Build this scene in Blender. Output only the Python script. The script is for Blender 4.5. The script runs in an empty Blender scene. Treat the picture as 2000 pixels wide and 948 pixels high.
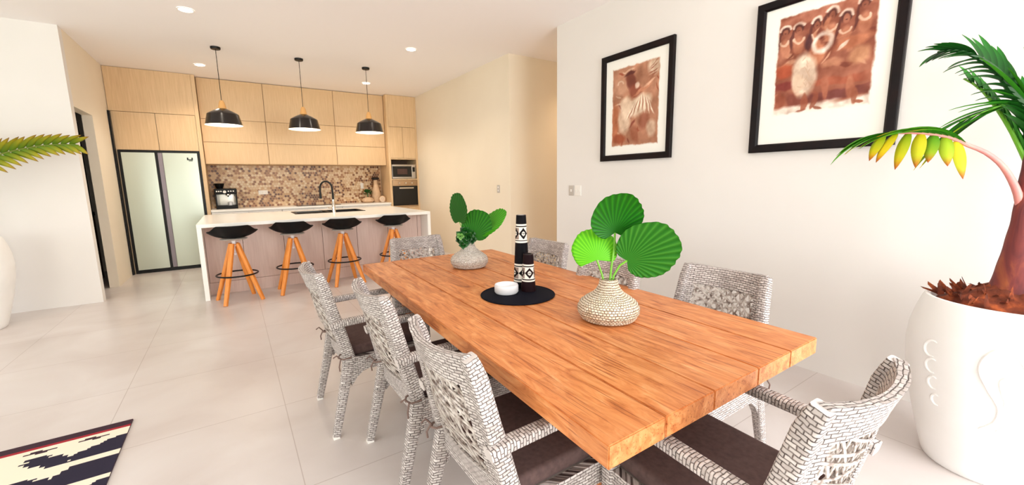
import bpy, bmesh, math, random
from mathutils import Vector, Matrix, noise
import numpy as np
random.seed(7)
PI = math.pi
S = bpy.context.scene
COL = S.collection

# ------------------------------------------------------------------ camera
cd = bpy.data.cameras.new('camera'); cam = bpy.data.objects.new('camera', cd); COL.objects.link(cam)
cd.sensor_width = 36; cd.lens = 805/2000*36; cd.clip_start = .02; cd.clip_end = 200
R = Matrix(((.8282, .0964, -.5521), (-.5603, .1163, -.8201), (-.0148, .9885, .1500)))
q = R.to_quaternion(); q.normalize()
cam.rotation_mode = 'QUATERNION'; cam.rotation_quaternion = q; cam.location = (0, 0, 1.35)
S.camera = cam

# ------------------------------------------------------------------ view, world, daylight
S.view_settings.view_transform = 'Standard'; S.view_settings.look = 'None'
S.view_settings.exposure = 0.04; S.view_settings.gamma = 1.0; S.view_settings.use_curve_mapping = False
S.cycles.use_denoising = True; S.cycles.max_bounces = 10; S.cycles.diffuse_bounces = 6
S.cycles.sample_clamp_indirect = 6; S.cycles.caustics_reflective = False; S.cycles.caustics_refractive = False
w = bpy.data.worlds.new('sky'); S.world = w; w.use_nodes = True
wb = w.node_tree.nodes['Background']; wb.inputs[0].default_value = (.93, .96, 1, 1); wb.inputs[1].default_value = 1.6

def area(name, loc, target, sx, sy, power, color):
    l = bpy.data.lights.new(name, 'AREA'); l.shape = 'RECTANGLE'; l.size = sx; l.size_y = sy
    l.energy = power; l.color = color
    o = bpy.data.objects.new(name, l); COL.objects.link(o); o.location = loc
    o.rotation_euler = (Vector(target)-Vector(loc)).to_track_quat('-Z', 'Y').to_euler()
    return o
area('daylight_back_opening', (1.7, -3.4, 1.35), (1.7, 0, 1.25), 2.9, 2.5, 250, (.97, .98, 1))
area('daylight_side_opening', (-6.2, 1.6, 1.35), (0, 1.6, 1.2), 5.0, 2.5, 95, (.96, 1, .95))
area('daylight_left_back', (-3.9, -3.4, 1.35), (-3.9, 0, 1.25), 2.6, 2.5, 125, (1, 1, .93))

# ------------------------------------------------------------------ materials
def s2l(c):
    return tuple(((x/255)/12.92 if x/255 <= .04045 else ((x/255+.055)/1.055)**2.4) for x in c)
def mat(name, rgb, rough=.5, metal=0, emit=None, es=0, spec=None, coat=0):
    m = bpy.data.materials.new(name); m.use_nodes = True
    b = m.node_tree.nodes['Principled BSDF']
    c = s2l(rgb); b.inputs['Base Color'].default_value = (*c, 1)
    b.inputs['Roughness'].default_value = rough; b.inputs['Metallic'].default_value = metal
    if spec is not None: b.inputs['Specular IOR Level'].default_value = spec
    if coat: b.inputs['Coat Weight'].default_value = coat; b.inputs['Coat Roughness'].default_value = .08
    if emit: b.inputs['Emission Color'].default_value = (*s2l(emit), 1); b.inputs['Emission Strength'].default_value = es
    return m
def nd(m, t, **k):
    n = m.node_tree.nodes.new(t)
    for a, v in k.items():
        if hasattr(n, a) and not a.startswith('i_'): setattr(n, a, v)
        else: n.inputs[a[2:].replace('_', ' ')].default_value = v
    return n
def lk(m, a, b): m.node_tree.links.new(a, b)
def ramp(m, stops):
    r = m.node_tree.nodes.new('ShaderNodeValToRGB'); e = r.color_ramp.elements
    while len(e) < len(stops): e.new(.5)
    for x, (p, c) in zip(e, stops): x.position = p; x.color = (*s2l(c), 1)
    return r
def bsdf(m): return m.node_tree.nodes['Principled BSDF']
def bump(m, src, strength, dist):
    b = nd(m, 'ShaderNodeBump'); b.inputs['Strength'].default_value = strength; b.inputs['Distance'].default_value = dist
    lk(m, src, b.inputs['Height']); lk(m, b.outputs[0], bsdf(m).inputs['Normal'])
def noise_mat(name, stops, scale=(1, 1, 1), nscale=5, detail=4, rough=.5, bmp=0, bdist=.002, coord='Object', spec=None, coat=0, dist=0):
    m = mat(name, stops[0][1], rough, spec=spec, coat=coat)
    tc = nd(m, 'ShaderNodeTexCoord'); mp = nd(m, 'ShaderNodeMapping'); mp.inputs['Scale'].default_value = scale
    n = nd(m, 'ShaderNodeTexNoise'); n.inputs['Scale'].default_value = nscale; n.inputs['Detail'].default_value = detail
    n.inputs['Distortion'].default_value = dist
    r = ramp(m, stops)
    lk(m, tc.outputs[coord], mp.inputs[0]); lk(m, mp.outputs[0], n.inputs['Vector']); lk(m, n.outputs[0], r.inputs[0])
    lk(m, r.outputs[0], bsdf(m).inputs['Base Color'])
    if bmp: bump(m, n.outputs[0], bmp, bdist)
    return m
def attr_mat(name, rough=.5, spec=None, coat=0, var=0):
    m = mat(name, (128, 128, 128), rough, spec=spec, coat=coat)
    a = nd(m, 'ShaderNodeAttribute'); a.attribute_name = 'Col'
    lk(m, a.outputs['Color'], bsdf(m).inputs['Base Color'])
    return m

M = {}
M['wall'] = noise_mat('white_wall_paint', [(.3, (229, 225, 221)), (.7, (233, 229, 225))], nscale=1.2, rough=.85, spec=.2)
M['cream'] = noise_mat('cream_wall_paint', [(.3, (234, 222, 202)), (.7, (238, 227, 208))], nscale=1.2, rough=.85, spec=.2)
M['ceil'] = mat('ceiling_paint', (249, 245, 245), .9, spec=.2)
M['white'] = mat('white_quartz', (246, 245, 240), .25)
M['white_lac'] = mat('white_lacquer', (244, 242, 238), .35)
M['black'] = mat('black_metal', (6, 5, 6), .4, spec=.3)
M['blackpl'] = mat('black_plastic', (5, 5, 7), .5, spec=.25)
M['blackgl'] = mat('black_glass', (8, 8, 10), .08)
M['shade'] = mat('dark_enamel', (16, 6, 6), .22, coat=.25)
M['inner'] = mat('white_enamel', (250, 246, 240), .4)
M['bulb'] = mat('lamp_glow', (255, 250, 240), .5, emit=(255, 240, 215), es=14)
M['disc'] = mat('downlight_glow', (255, 250, 240), .5, emit=(255, 246, 232), es=30)
M['chrome'] = mat('chrome', (215, 208, 200), .12, 1)
M['steel'] = mat('brushed_steel', (190, 182, 172), .32, .9)
M['fridge'] = mat('silver_fridge_panel', (206, 216, 204), .36, .35)
M['fridgeh'] = mat('grey_recess', (140, 130, 138), .4, .3)
M['copper'] = mat('bronze_steel', (180, 150, 118), .3, .8)
M['plate'] = mat('white_switch_plastic', (240, 236, 230), .35)
M['plateg'] = mat('grey_switch_plastic', (190, 182, 174), .4)
M['rubber'] = mat('dark_slate_cloth', (8, 9, 24), .8, spec=.15)
M['cush'] = noise_mat('taupe_cushion_fabric', [(.3, (76, 56, 54)), (.7, (92, 70, 66))], nscale=60, rough=.9, bmp=.2, bdist=.001)
M['tie'] = mat('brown_ribbon', (120, 98, 90), .8)
M['frame'] = noise_mat('dark_mahogany_frame', [(.35, (5, 1, 3)), (.7, (22, 4, 4))], scale=(1, 1, 1), nscale=9, rough=.4, spec=.22)
M['matb'] = mat('picture_mat_board', (244, 243, 236), .8)
M['pot'] = noise_mat('white_glazed_planter', [(.3, (240, 240, 238)), (.7, (247, 247, 246))], nscale=4, rough=.35)
M['soil'] = noise_mat('coconut_fibre', [(.3, (48, 20, 12)), (.55, (120, 52, 24)), (.75, (196, 98, 44))], nscale=16, detail=8, rough=.95, bmp=.9, bdist=.02)
M['trunk'] = noise_mat('palm_trunk_bark', [(.25, (66, 24, 36)), (.5, (126, 54, 50)), (.68, (176, 96, 56)), (.85, (214, 150, 100))], scale=(3, 3, .5), nscale=4, detail=7, rough=.7, bmp=.5, bdist=.006, dist=1.5)
M['petiole'] = noise_mat('pink_petiole', [(.3, (222, 150, 138)), (.7, (205, 120, 118))], nscale=12, rough=.5)
M['leafattr'] = attr_mat('leaf_blade', .5, spec=.22)
M['stem'] = mat('green_stem', (104, 170, 40), .45)
M['succ'] = noise_mat('dark_green_succulent', [(.3, (4, 48, 12)), (.7, (26, 98, 26))], nscale=14, rough=.35)
M['succl'] = mat('pale_green_succulent', (112, 168, 84), .4)
M['stoolw'] = noise_mat('orange_beech', [(.3, (222, 132, 50)), (.7, (238, 154, 70))], scale=(8, 8, 1), nscale=4, rough=.45)
M['cone'] = mat('pale_beech', (232, 176, 108), .45)
M['dish'] = mat('white_ceramic', (236, 236, 240), .3)
M['terra'] = noise_mat('pale_stoneware', [(.3, (206, 172, 138)), (.7, (222, 190, 156))], nscale=20, rough=.7)
M['attr'] = attr_mat('painted_pattern', .55, spec=.12)
M['attrm'] = attr_mat('printed_paper', .75)
M['dark'] = mat('dark_stained_wood', (22, 12, 12), .5)
M['brownd'] = mat('brown_door_wood', (92, 64, 40), .5)
M['grout'] = mat('sand_grout', (206, 172, 132), .8)
M['green'] = noise_mat('garden_foliage', [(.3, (60, 110, 30)), (.7, (150, 190, 70))], nscale=6, rough=.8)
for i, c in enumerate([(214, 184, 146), (196, 158, 116), (160, 112, 74), (98, 56, 32), (226, 204, 172), (132, 84, 46)]):
    M['tile%d' % i] = mat('penny_tile_%s' % ['sand', 'tan', 'caramel', 'umber', 'cream', 'cocoa'][i], c, .35)

# light oak veneer, vertical grain
def oak():
    m = mat('light_oak_veneer', (226, 196, 156), .45)
    tc = nd(m, 'ShaderNodeTexCoord'); mp = nd(m, 'ShaderNodeMapping'); mp.inputs['Scale'].default_value = (26, 26, 1.3)
    n = nd(m, 'ShaderNodeTexNoise'); n.inputs['Scale'].default_value = 3; n.inputs['Detail'].default_value = 6
    r = ramp(m, [(.3, (211, 178, 136)), (.5, (218, 186, 144)), (.75, (225, 194, 154))])
    lk(m, tc.outputs['Object'], mp.inputs[0]); lk(m, mp.outputs[0], n.inputs['Vector']); lk(m, n.outputs[0], r.inputs[0])
    lk(m, r.outputs[0], bsdf(m).inputs['Base Color']); return m
M['oak'] = oak()
def oak_daylit():  # same veneer as the cabinets, daylight's greyer pink put into its colour
    m = mat('oak_veneer_daylit', (206, 180, 164), .5)
    tc = nd(m, 'ShaderNodeTexCoord'); mp = nd(m, 'ShaderNodeMapping'); mp.inputs['Scale'].default_value = (26, 26, 1.3)
    n = nd(m, 'ShaderNodeTexNoise'); n.inputs['Scale'].default_value = 3; n.inputs['Detail'].default_value = 6
    r = ramp(m, [(.3, (206, 180, 170)), (.5, (212, 187, 177)), (.75, (218, 194, 184))])
    lk(m, tc.outputs['Object'], mp.inputs[0]); lk(m, mp.outputs[0], n.inputs['Vector']); lk(m, n.outputs[0], r.inputs[0])
    lk(m, r.outputs[0], bsdf(m).inputs['Base Color']); return m
M['oakday'] = oak_daylit()

# teak: streaks along the plank, knots, per-plank tone (by vertex attribute)
def teak():
    m = mat('oiled_teak', (200, 124, 66), .42)
    tc = nd(m, 'ShaderNodeTexCoord')
    mp = nd(m, 'ShaderNodeMapping'); mp.inputs['Scale'].default_value = (7, 1.5, 7)
    n = nd(m, 'ShaderNodeTexNoise'); n.inputs['Scale'].default_value = 3.2; n.inputs['Detail'].default_value = 9; n.inputs['Distortion'].default_value = 1.2; n.inputs['Roughness'].default_value = .62
    r = ramp(m, [(.25, (152, 78, 34)), (.40, (200, 120, 64)), (.55, (220, 144, 86)), (.74, (233, 170, 116))])
    at = nd(m, 'ShaderNodeAttribute'); at.attribute_name = 'Col'
    ad = nd(m, 'ShaderNodeVectorMath', operation='ADD')
    lk(m, tc.outputs['Object'], ad.inputs[0]); lk(m, at.outputs['Vector'], ad.inputs[1])
    lk(m, ad.outputs[0], mp.inputs[0]); lk(m, mp.outputs[0], n.inputs['Vector']); lk(m, n.outputs[0], r.inputs[0])
    mp2 = nd(m, 'ShaderNodeMapping'); mp2.inputs['Scale'].default_value = (95, 2.5, 95)
    n2 = nd(m, 'ShaderNodeTexNoise'); n2.inputs['Scale'].default_value = 1.6; n2.inputs['Detail'].default_value = 4
    lk(m, ad.outputs[0], mp2.inputs[0]); lk(m, mp2.outputs[0], n2.inputs['Vector'])
    r2 = ramp(m, [(.32, (168, 112, 80)), (.43, (255, 255, 255))])
    lk(m, n2.outputs[0], r2.inputs[0])
    mx = nd(m, 'ShaderNodeMixRGB', blend_type='MULTIPLY'); mx.inputs[0].default_value = .75
    lk(m, r.outputs[0], mx.inputs[1]); lk(m, r2.outputs[0], mx.inputs[2])
    # jointed boards of slightly different tone
    mp3 = nd(m, 'ShaderNodeMapping'); mp3.inputs['Scale'].default_value = (1, 1, 1); mp3.inputs['Rotation'].default_value = (0, 0, PI/2)
    bt = nd(m, 'ShaderNodeTexBrick'); bt.offset = .37; bt.inputs['Scale'].default_value = 1
    bt.inputs['Brick Width'].default_value = .55; bt.inputs['Row Height'].default_value = .055; bt.inputs['Mortar Size'].default_value = 0
    bt.inputs['Color1'].default_value = (.78, .72, .68, 1); bt.inputs['Color2'].default_value = (1.08, 1.06, 1.05, 1)
    lk(m, ad.outputs[0], mp3.inputs[0]); lk(m, mp3.outputs[0], bt.inputs['Vector'])
    mx2 = nd(m, 'ShaderNodeMixRGB', blend_type='MULTIPLY'); mx2.inputs[0].default_value = .55
    lk(m, mx.outputs[0], mx2.inputs[1]); lk(m, bt.outputs['Color'], mx2.inputs[2])
    lk(m, mx2.outputs[0], bsdf(m).inputs['Base Color'])
    bump(m, n2.outputs[0], .25, .001)
    return m
M['teak'] = teak()

def weave(name, c1, c2, cm, bw, rh, mo, bstr=.8, bd=.004, rough=.55):
    m = mat(name, c1, rough)
    tc = nd(m, 'ShaderNodeTexCoord')
    bt = nd(m, 'ShaderNodeTexBrick'); bt.offset = .5; bt.inputs['Scale'].default_value = 1
    bt.inputs['Brick Width'].default_value = bw; bt.inputs['Row Height'].default_value = rh
    bt.inputs['Mortar Size'].default_value = mo; bt.inputs['Mortar Smooth'].default_value = .7
    bt.inputs['Color1'].default_value = (*s2l(c1), 1); bt.inputs['Color2'].default_value = (*s2l(c2), 1); bt.inputs['Mortar'].default_value = (*s2l(cm), 1)
    n = nd(m, 'ShaderNodeTexNoise'); n.inputs['Scale'].default_value = 38
    sc = nd(m, 'ShaderNodeVectorMath', operation='SCALE'); sc.inputs['Scale'].default_value = .010
    ad = nd(m, 'ShaderNodeVectorMath', operation='ADD')
    lk(m, tc.outputs['UV'], n.inputs['Vector']); lk(m, n.outputs['Color'], sc.inputs[0]); lk(m, tc.outputs['UV'], ad.inputs[0]); lk(m, sc.outputs[0], ad.inputs[1])
    lk(m, ad.outputs[0], bt.inputs['Vector'])
    bt.inputs['Mortar Smooth'].default_value = 1; bt.inputs['Mortar'].default_value = bt.inputs['Color2'].default_value
    n3 = nd(m, 'ShaderNodeTexNoise'); n3.inputs['Scale'].default_value = 45; lk(m, tc.outputs['UV'], n3.inputs['Vector'])
    ml = nd(m, 'ShaderNodeMath', operation='MULTIPLY_ADD'); ml.inputs[1].default_value = .9; ml.inputs[2].default_value = -.45; lk(m, n3.outputs[0], ml.inputs[0])
    ad2 = nd(m, 'ShaderNodeMath', operation='ADD'); lk(m, ml.outputs[0], ad2.inputs[0]); lk(m, bt.outputs['Fac'], ad2.inputs[1])
    r3 = ramp(m, [(.50, (255, 255, 255)), (.78, (205, 198, 195)), (1.0, cm)]); lk(m, ad2.outputs[0], r3.inputs[0])
    mxx = nd(m, 'ShaderNodeMixRGB', blend_type='MULTIPLY'); mxx.inputs[0].default_value = 1
    lk(m, bt.outputs['Color'], mxx.inputs[1]); lk(m, r3.outputs[0], mxx.inputs[2])
    lk(m, mxx.outputs[0], bsdf(m).inputs['Base Color'])
    inv = nd(m, 'ShaderNodeMath', operation='SUBTRACT'); inv.inputs[0].default_value = 1; lk(m, bt.outputs['Fac'], inv.inputs[1])
    bump(m, inv.outputs[0], bstr, bd)
    return m
M['rattan'] = weave('white_grey_rattan', (214, 206, 202), (176, 166, 162), (84, 72, 72), .026, .0105, .0022)
M['lattice'] = noise_mat('pale_rattan_strip', [(.35, (128, 112, 104)), (.5, (192, 182, 175)), (.7, (226, 220, 214))], nscale=42, rough=.55)  # darker brown tones put the weave's shading into the strip colour
M['basket'] = weave('natural_seagrass_coil', (242, 232, 214), (226, 208, 180), (140, 100, 70), .0150, .0115, .0026, 1, .004)
M['basketw'] = weave('white_seagrass_coil', (240, 234, 226), (220, 210, 198), (110, 94, 86), .0115, .0115, .0024, 1, .004)

def floor_mat():
    m = mat('pale_stone_tile', (226, 216, 208), .3)
    tc = nd(m, 'ShaderNodeTexCoord'); mp = nd(m, 'ShaderNodeMapping'); mp.inputs['Location'].default_value = (-.149, -.2, 0)
    bt = nd(m, 'ShaderNodeTexBrick'); bt.offset = 0; bt.inputs['Scale'].default_value = 1
    bt.inputs['Brick Width'].default_value = .85; bt.inputs['Row Height'].default_value = .85; bt.inputs['Mortar Size'].default_value = .0022
    bt.inputs['Color1'].default_value = (1, 1, 1, 1); bt.inputs['Color2'].default_value = (.97, .97, .97, 1); bt.inputs['Mortar'].default_value = (.72, .68, .66, 1)
    lk(m, tc.outputs['Object'], mp.inputs[0]); lk(m, mp.outputs[0], bt.inputs['Vector'])
    n = nd(m, 'ShaderNodeTexNoise'); n.inputs['Scale'].default_value = 1.6; n.inputs['Detail'].default_value = 7; n.inputs['Distortion'].default_value = .6
    lk(m, tc.outputs['Object'], n.inputs['Vector'])
    r = ramp(m, [(.3, (204, 194, 190)), (.5, (213, 205, 202)), (.7, (220, 214, 212))]); lk(m, n.outputs[0], r.inputs[0])
    mx = nd(m, 'ShaderNodeMixRGB', blend_type='MULTIPLY'); mx.inputs[0].default_value = 1
    lk(m, r.outputs[0], mx.inputs[1]); lk(m, bt.outputs['Color'], mx.inputs[2]); lk(m, mx.outputs[0], bsdf(m).inputs['Base Color'])
    return m
M['floor'] = floor_mat()

# ------------------------------------------------------------------ mesh helpers
class MB:
    def __init__(s): s.v = []; s.f = []; s.mi = []; s.uv = []; s.c = []; s.mats = []; s.hascol = False
    def slot(s, m):
        if m not in s.mats: s.mats.append(m)
        return s.mats.index(m)
    def add(s, vs, fs, m=None, uvs=None, cols=None):
        b = len(s.v); s.v += [tuple(x) for x in vs]
        if cols: s.hascol = True
        s.c += list(cols) if cols else [(0, 0, 0)]*len(vs)
        k = s.slot(m) if m is not None else 0
        for i, f in enumerate(fs):
            s.f.append(tuple(b+j for j in f)); s.mi.append(k)
            s.uv.append(uvs[i] if uvs else None)
    def box(s, a, b, m=None, bev=0, cols=None):
        x0, y0, z0 = a; x1, y1, z1 = b
        if x0 > x1: x0, x1 = x1, x0
        if y0 > y1: y0, y1 = y1, y0
        if z0 > z1: z0, z1 = z1, z0
        if bev:
            bm = bmesh.new(); bmesh.ops.create_cube(bm, size=1)
            for v in bm.verts: v.co = Vector(((x0+x1)/2+v.co.x*(x1-x0), (y0+y1)/2+v.co.y*(y1-y0), (z0+z1)/2+v.co.z*(z1-z0)))
            bmesh.ops.bevel(bm, geom=bm.edges[:], offset=bev, segments=3, affect='EDGES', profile=.6)
            bm.verts.index_update()
            s.add([v.co[:] for v in bm.verts], [[v.index for v in f.verts] for f in bm.faces], m); bm.free(); return
        vs = [(x0, y0, z0), (x1, y0, z0), (x1, y1, z0), (x0, y1, z0), (x0, y0, z1), (x1, y0, z1), (x1, y1, z1), (x0, y1, z1)]
        fs = [(0, 3, 2, 1), (4, 5, 6, 7), (0, 1, 5, 4), (1, 2, 6, 5), (2, 3, 7, 6), (3, 0, 4, 7)]
        s.add(vs, fs, m, cols=cols)
    def lathe(s, prof, m=None, n=40, c=(0, 0, 0), uvscale=True, close=False):
        vs = []; fs = []; uvs = []; L = 0; Ls = [0]
        for i in range(1, len(prof)): L += math.dist(prof[i], prof[i-1]); Ls.append(L)
        rm = max(p[0] for p in prof)
        for (r, z) in prof:
            for j in range(n):
                a = 2*PI*j/n; vs.append((c[0]+r*math.cos(a), c[1]+r*math.sin(a), c[2]+z))
        for i in range(len(prof)-1):
            for j in range(n):
                k = (j+1) % n
                fs.append((i*n+j, i*n+k, (i+1)*n+k, (i+1)*n+j))
                u0 = 2*PI*rm*j/n; u1 = 2*PI*rm*(j+1)/n
                uvs.append([(u0, Ls[i]), (u1, Ls[i]), (u1, Ls[i+1]), (u0, Ls[i+1])])
        s.add(vs, fs, m, uvs)
    def tube(s, pts, rad, m=None, n=10, closed=False, cap=True):
        pts = [Vector(p) for p in pts]; N = len(pts)
        rad = rad if isinstance(rad, (list, tuple)) else [rad]*N
        vs = []; fs = []; uvs = []
        prev = None; L = 0; Ls = []
        for i, p in enumerate(pts):
            if closed: t = (pts[(i+1) % N]-pts[i-1])
            else: t = (pts[min(i+1, N-1)]-pts[max(i-1, 0)])
            t.normalize()
            if prev is None:
                a = Vector((0, 0, 1)) if abs(t.z) < .9 else Vector((1, 0, 0)); x = t.cross(a).normalized()
            else: x = (prev-t*prev.dot(t)).normalized()
            prev = x; y = t.cross(x)
            if i: L += (p-pts[i-1]).length
            Ls.append(L)
            for j in range(n):
                a = 2*PI*j/n; vs.append(p+x*math.cos(a)*rad[i]+y*math.sin(a)*rad[i])
        for i in range(N if closed else N-1):
            i2 = (i+1) % N
            for j in range(n):
                k = (j+1) % n; fs.append((i*n+j, i*n+k, i2*n+k, i2*n+j))
                cr = 2*PI*rad[i]; u0 = cr*j/n; u1 = cr*(j+1)/n; l1 = Ls[i2] if i2 else L
                uvs.append([(u0, Ls[i]), (u1, Ls[i]), (u1, l1), (u0, l1)])
        if cap and not closed:
            fs.append(tuple(range(n))[::-1]); uvs.append([(0, 0)]*n)
            fs.append(tuple((N-1)*n+j for j in range(n))); uvs.append([(0, 0)]*n)
        s.add(vs, fs, m, uvs)
    def sweep(s, pts, sizes, m=None, side=Vector((0, 1, 0)), rnd=.3):
        """rounded rectangular section swept along pts; sizes=(a along normal in plane, b along side)"""
        pts = [Vector(p) for p in pts]; N = len(pts); side = Vector(side)
        if not isinstance(sizes, list): sizes = [sizes]*N
        q = []
        for sx, sy in ((1, 1), (-1, 1), (-1, -1), (1, -1)):
            cx_, cy_ = sx*(1-rnd), sy*(1-rnd)
            base = {(1, 1): 0, (-1, 1): 90, (-1, -1): 180, (1, -1): 270}[(sx, sy)]
            for k in range(4):
                a = math.radians(base+30*k); q.append((cx_+rnd*math.cos(a), cy_+rnd*math.sin(a)))
        n = len(q); vs = []; fs = []; uvs = []; L = 0; Ls = []
        for i, p in enumerate(pts):
            t = (pts[min(i+1, N-1)]-pts[max(i-1, 0)]).normalized()
            nx = side.cross(t).normalized()
            if i: L += (p-pts[i-1]).length
            Ls.append(L)
            a, b = sizes[i]
            for (u, v) in q: vs.append(p+nx*u*a/2+side*v*b/2)
        a, b = sizes[0]
        ul = [0]
        for j in range(n):
            k = (j+1) % n; ul.append(ul[-1]+math.hypot((q[k][0]-q[j][0])*a/2, (q[k][1]-q[j][1])*b/2))
        for i in range(N-1):
            for j in range(n):
                k = (j+1) % n; fs.append((i*n+j, i*n+k, (i+1)*n+k, (i+1)*n+j))
                uvs.append([(ul[j], Ls[i]), (ul[j+1], Ls[i]), (ul[j+1], Ls[i+1]), (ul[j], Ls[i+1])])
        fs.append(tuple(range(n))[::-1]); uvs.append([(0, 0)]*n)
        fs.append(tuple((N-1)*n+j for j in range(n))); uvs.append([(0, 0)]*n)
        s.add(vs, fs, m, uvs)
    def slab(s, fn, us, vs_, m=None, keep=None, thick=.03, nrm=(1, 0, 0)):
        """thick curved sheet: fn(u,v)->point; cells for which keep(uc,vc) is False are left open"""
        nrm = Vector(nrm)*thick/2
        nu, nv = len(us), len(vs_); V = []; UV = []
        for sgn in (1, -1):
            for u in us:
                for v in vs_:
                    p = Vector(fn(u, v)); V.append(p+nrm*sgn); UV.append((p.y, p.z+sgn*thick/2))
        idx = lambda s_, i, j: s_*nu*nv+i*nv+j
        F = []; 
        cell = lambda i, j: 0 <= i < nu-1 and 0 <= j < nv-1 and (keep is None or keep((us[i]+us[i+1])/2, (vs_[j]+vs_[j+1])/2))
        for i in range(nu-1):
            for j in range(nv-1):
                if not cell(i, j): continue
                F.append((idx(0, i, j), idx(0, i+1, j), idx(0, i+1, j+1), idx(0, i, j+1)))
                F.append((idx(1, i, j), idx(1, i, j+1), idx(1, i+1, j+1), idx(1, i+1, j)))
                if not cell(i-1, j): F.append((idx(0, i, j), idx(0, i, j+1), idx(1, i, j+1), idx(1, i, j)))
                if not cell(i+1, j): F.append((idx(0, i+1, j+1), idx(0, i+1, j), idx(1, i+1, j), idx(1, i+1, j+1)))
                if not cell(i, j-1): F.append((idx(0, i+1, j), idx(0, i, j), idx(1, i, j), idx(1, i+1, j)))
                if not cell(i, j+1): F.append((idx(0, i, j+1), idx(0, i+1, j+1), idx(1, i+1, j+1), idx(1, i, j+1)))
        uvs = [[UV[k] for k in f] for f in F]
        s.add(V, F, m, uvs)
    def prism(s, poly, y0, y1, m=None, axis='y'):
        n = len(poly); 
        mk = (lambda a, b, c: (a, c, b)) if axis == 'y' else ((lambda a, b, c: (c, a, b)) if axis == 'x' else (lambda a, b, c: (a, b, c)))
        V = [mk(p[0], p[1], y0) for p in poly]+[mk(p[0], p[1], y1) for p in poly]
        F = [tuple(range(n))[::-1], tuple(range(n, 2*n))]+[(i, (i+1) % n, n+(i+1) % n, n+i) for i in range(n)]
        uvs = []
        for f in F: uvs.append([((V[k][0]+V[k][1]), V[k][2]) for k in f])
        s.add(V, F, m, uvs)
    def build(s, name, m=None, parent=None, smooth=False, loc=(0, 0, 0), origin=None, angle=40, recalc=True):
        me = bpy.data.meshes.new(name)
        o_ = Vector(origin) if origin is not None else Vector((0, 0, 0))
        me.from_pydata([tuple(Vector(v)-o_) for v in s.v], [], s.f)
        mats = s.mats if s.mats and s.mats[0] is not None else []
        if m is not None: me.materials.append(m)
        else:
            for x in mats: me.materials.append(x)
            me.polygons.foreach_set('material_index', s.mi)
        if any(u is not None for u in s.uv):
            ul = me.uv_layers.new(name='UVMap'); d = []
            for f, u in zip(s.f, s.uv): d += [c for p in (u or [(0, 0)]*len(f)) for c in p]
            ul.data.foreach_set('uv', d)
        if s.hascol:
            ca = me.color_attributes.new('Col', 'FLOAT_COLOR', 'POINT')
            ca.data.foreach_set('color', [x for c in s.c for x in (*c, 1)])
        if recalc:
            bm = bmesh.new(); bm.from_mesh(me); bmesh.ops.recalc_face_normals(bm, faces=bm.faces[:]); bm.to_mesh(me); bm.free()
        if smooth:
            me.polygons.foreach_set('use_smooth', [True]*len(me.polygons))
            try: me.set_sharp_from_angle(angle=math.radians(angle))
            except Exception: pass
        o = bpy.data.objects.new(name, me); COL.objects.link(o)
        if parent is not None: o.parent = parent; o.location = loc
        else: o.location = o_ + Vector(loc)
        return o
def tag(o, label, cat, group=None):
    o['label'] = label; o['category'] = cat
    if group: o['group'] = group
    return o
def thing(name, label, cat, loc=(0, 0, 0), rz=0, group=None):
    o = bpy.data.objects.new(name, None); COL.objects.link(o); o.empty_display_size = .1
    o.location = loc; o.rotation_euler = (0, 0, rz); return tag(o, label, cat, group)
def struct(o): o['kind'] = 'structure'; return o
def sbox(name, a, b, m):
    mb = MB(); mb.box(a, b, m); return struct(mb.build(name))
def pbox(name, a, b, m, parent, bev=.0, off=(0, 0, 0)):
    """box part; coordinates are world ones, off = the parent's location"""
    mb = MB(); mb.box(tuple(Vector(a)-Vector(off)), tuple(Vector(b)-Vector(off)), m, bev); return mb.build(name, parent=parent, smooth=bev > 0)
def dup(root, loc, rz, label=None, group=None):
    r = root.copy(); COL.objects.link(r); r.location = loc; r.rotation_euler = (0, 0, rz)
    if label: r['label'] = label
    if group: r['group'] = group
    for ch in root.children:
        c = ch.copy(); COL.objects.link(c); c.parent = r
        for g in ch.children:
            d = g.copy(); COL.objects.link(d); d.parent = c
    return r

# ------------------------------------------------------------------ the room
H = 3.06
mb = MB(); mb.box((-6.3, -3.6, -.1), (6.2, 9.4, 0), M['floor']); struct(mb.build('floor'))
mb = MB(); mb.box((-6.3, -3.6, H), (6.2, 9.4, H+.12), M['ceil']); struct(mb.build('ceiling'))
sbox('wall_right', (3.24, -3.4, 0), (3.40, 3.83, H), M['wall'])
mb = MB(); mb.box((3.31, 4.93, 0), (3.43, 9.15, H), M['cream']); mb.box((3.43, 4.93, 0), (6.1, 5.07, H), M['cream']); struct(mb.build('wall_kitchen_right'))
sbox('wall_corridor', (3.40, 3.70, 0), (6.1, 3.83, H), M['cream'])
sbox('wall_corridor_end', (6.0, 3.83, 0), (6.12, 4.93, H), M['cream'])
sbox('wall_kitchen_back', (-3.2, 9.0, 0), (3.31, 9.14, H), M['cream'])
sbox('wall_left_face', (-6.2, 6.6, 0), (-1.37, 6.72, H), M['wall'])
# side wall with the doorway
mb = MB(); mb.box((-1.47, 7.47, 0), (-1.37, 9.0, H), M['cream']); mb.box((-1.47, 6.72, 2.24), (-1.37, 7.47, H), M['cream']); struct(mb.build('wall_left_side'))
mb = MB(); mb.box((-1.78, 6.72, .95), (-1.70, 8.4, 2.24), M['dark']); mb.box((-1.78, 6.72, 0.0), (-1.69, 8.4, .95), M['brownd']); mb.box((-1.785, 6.72, .93), (-1.68, 8.4, .98), M['dark']); struct(mb.build('door_1'))
mb = MB(); mb.box((-3.2, 6.72, 0), (-3.1, 9.0, H), M['wall']); struct(mb.build('wall_back_room'))
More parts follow.
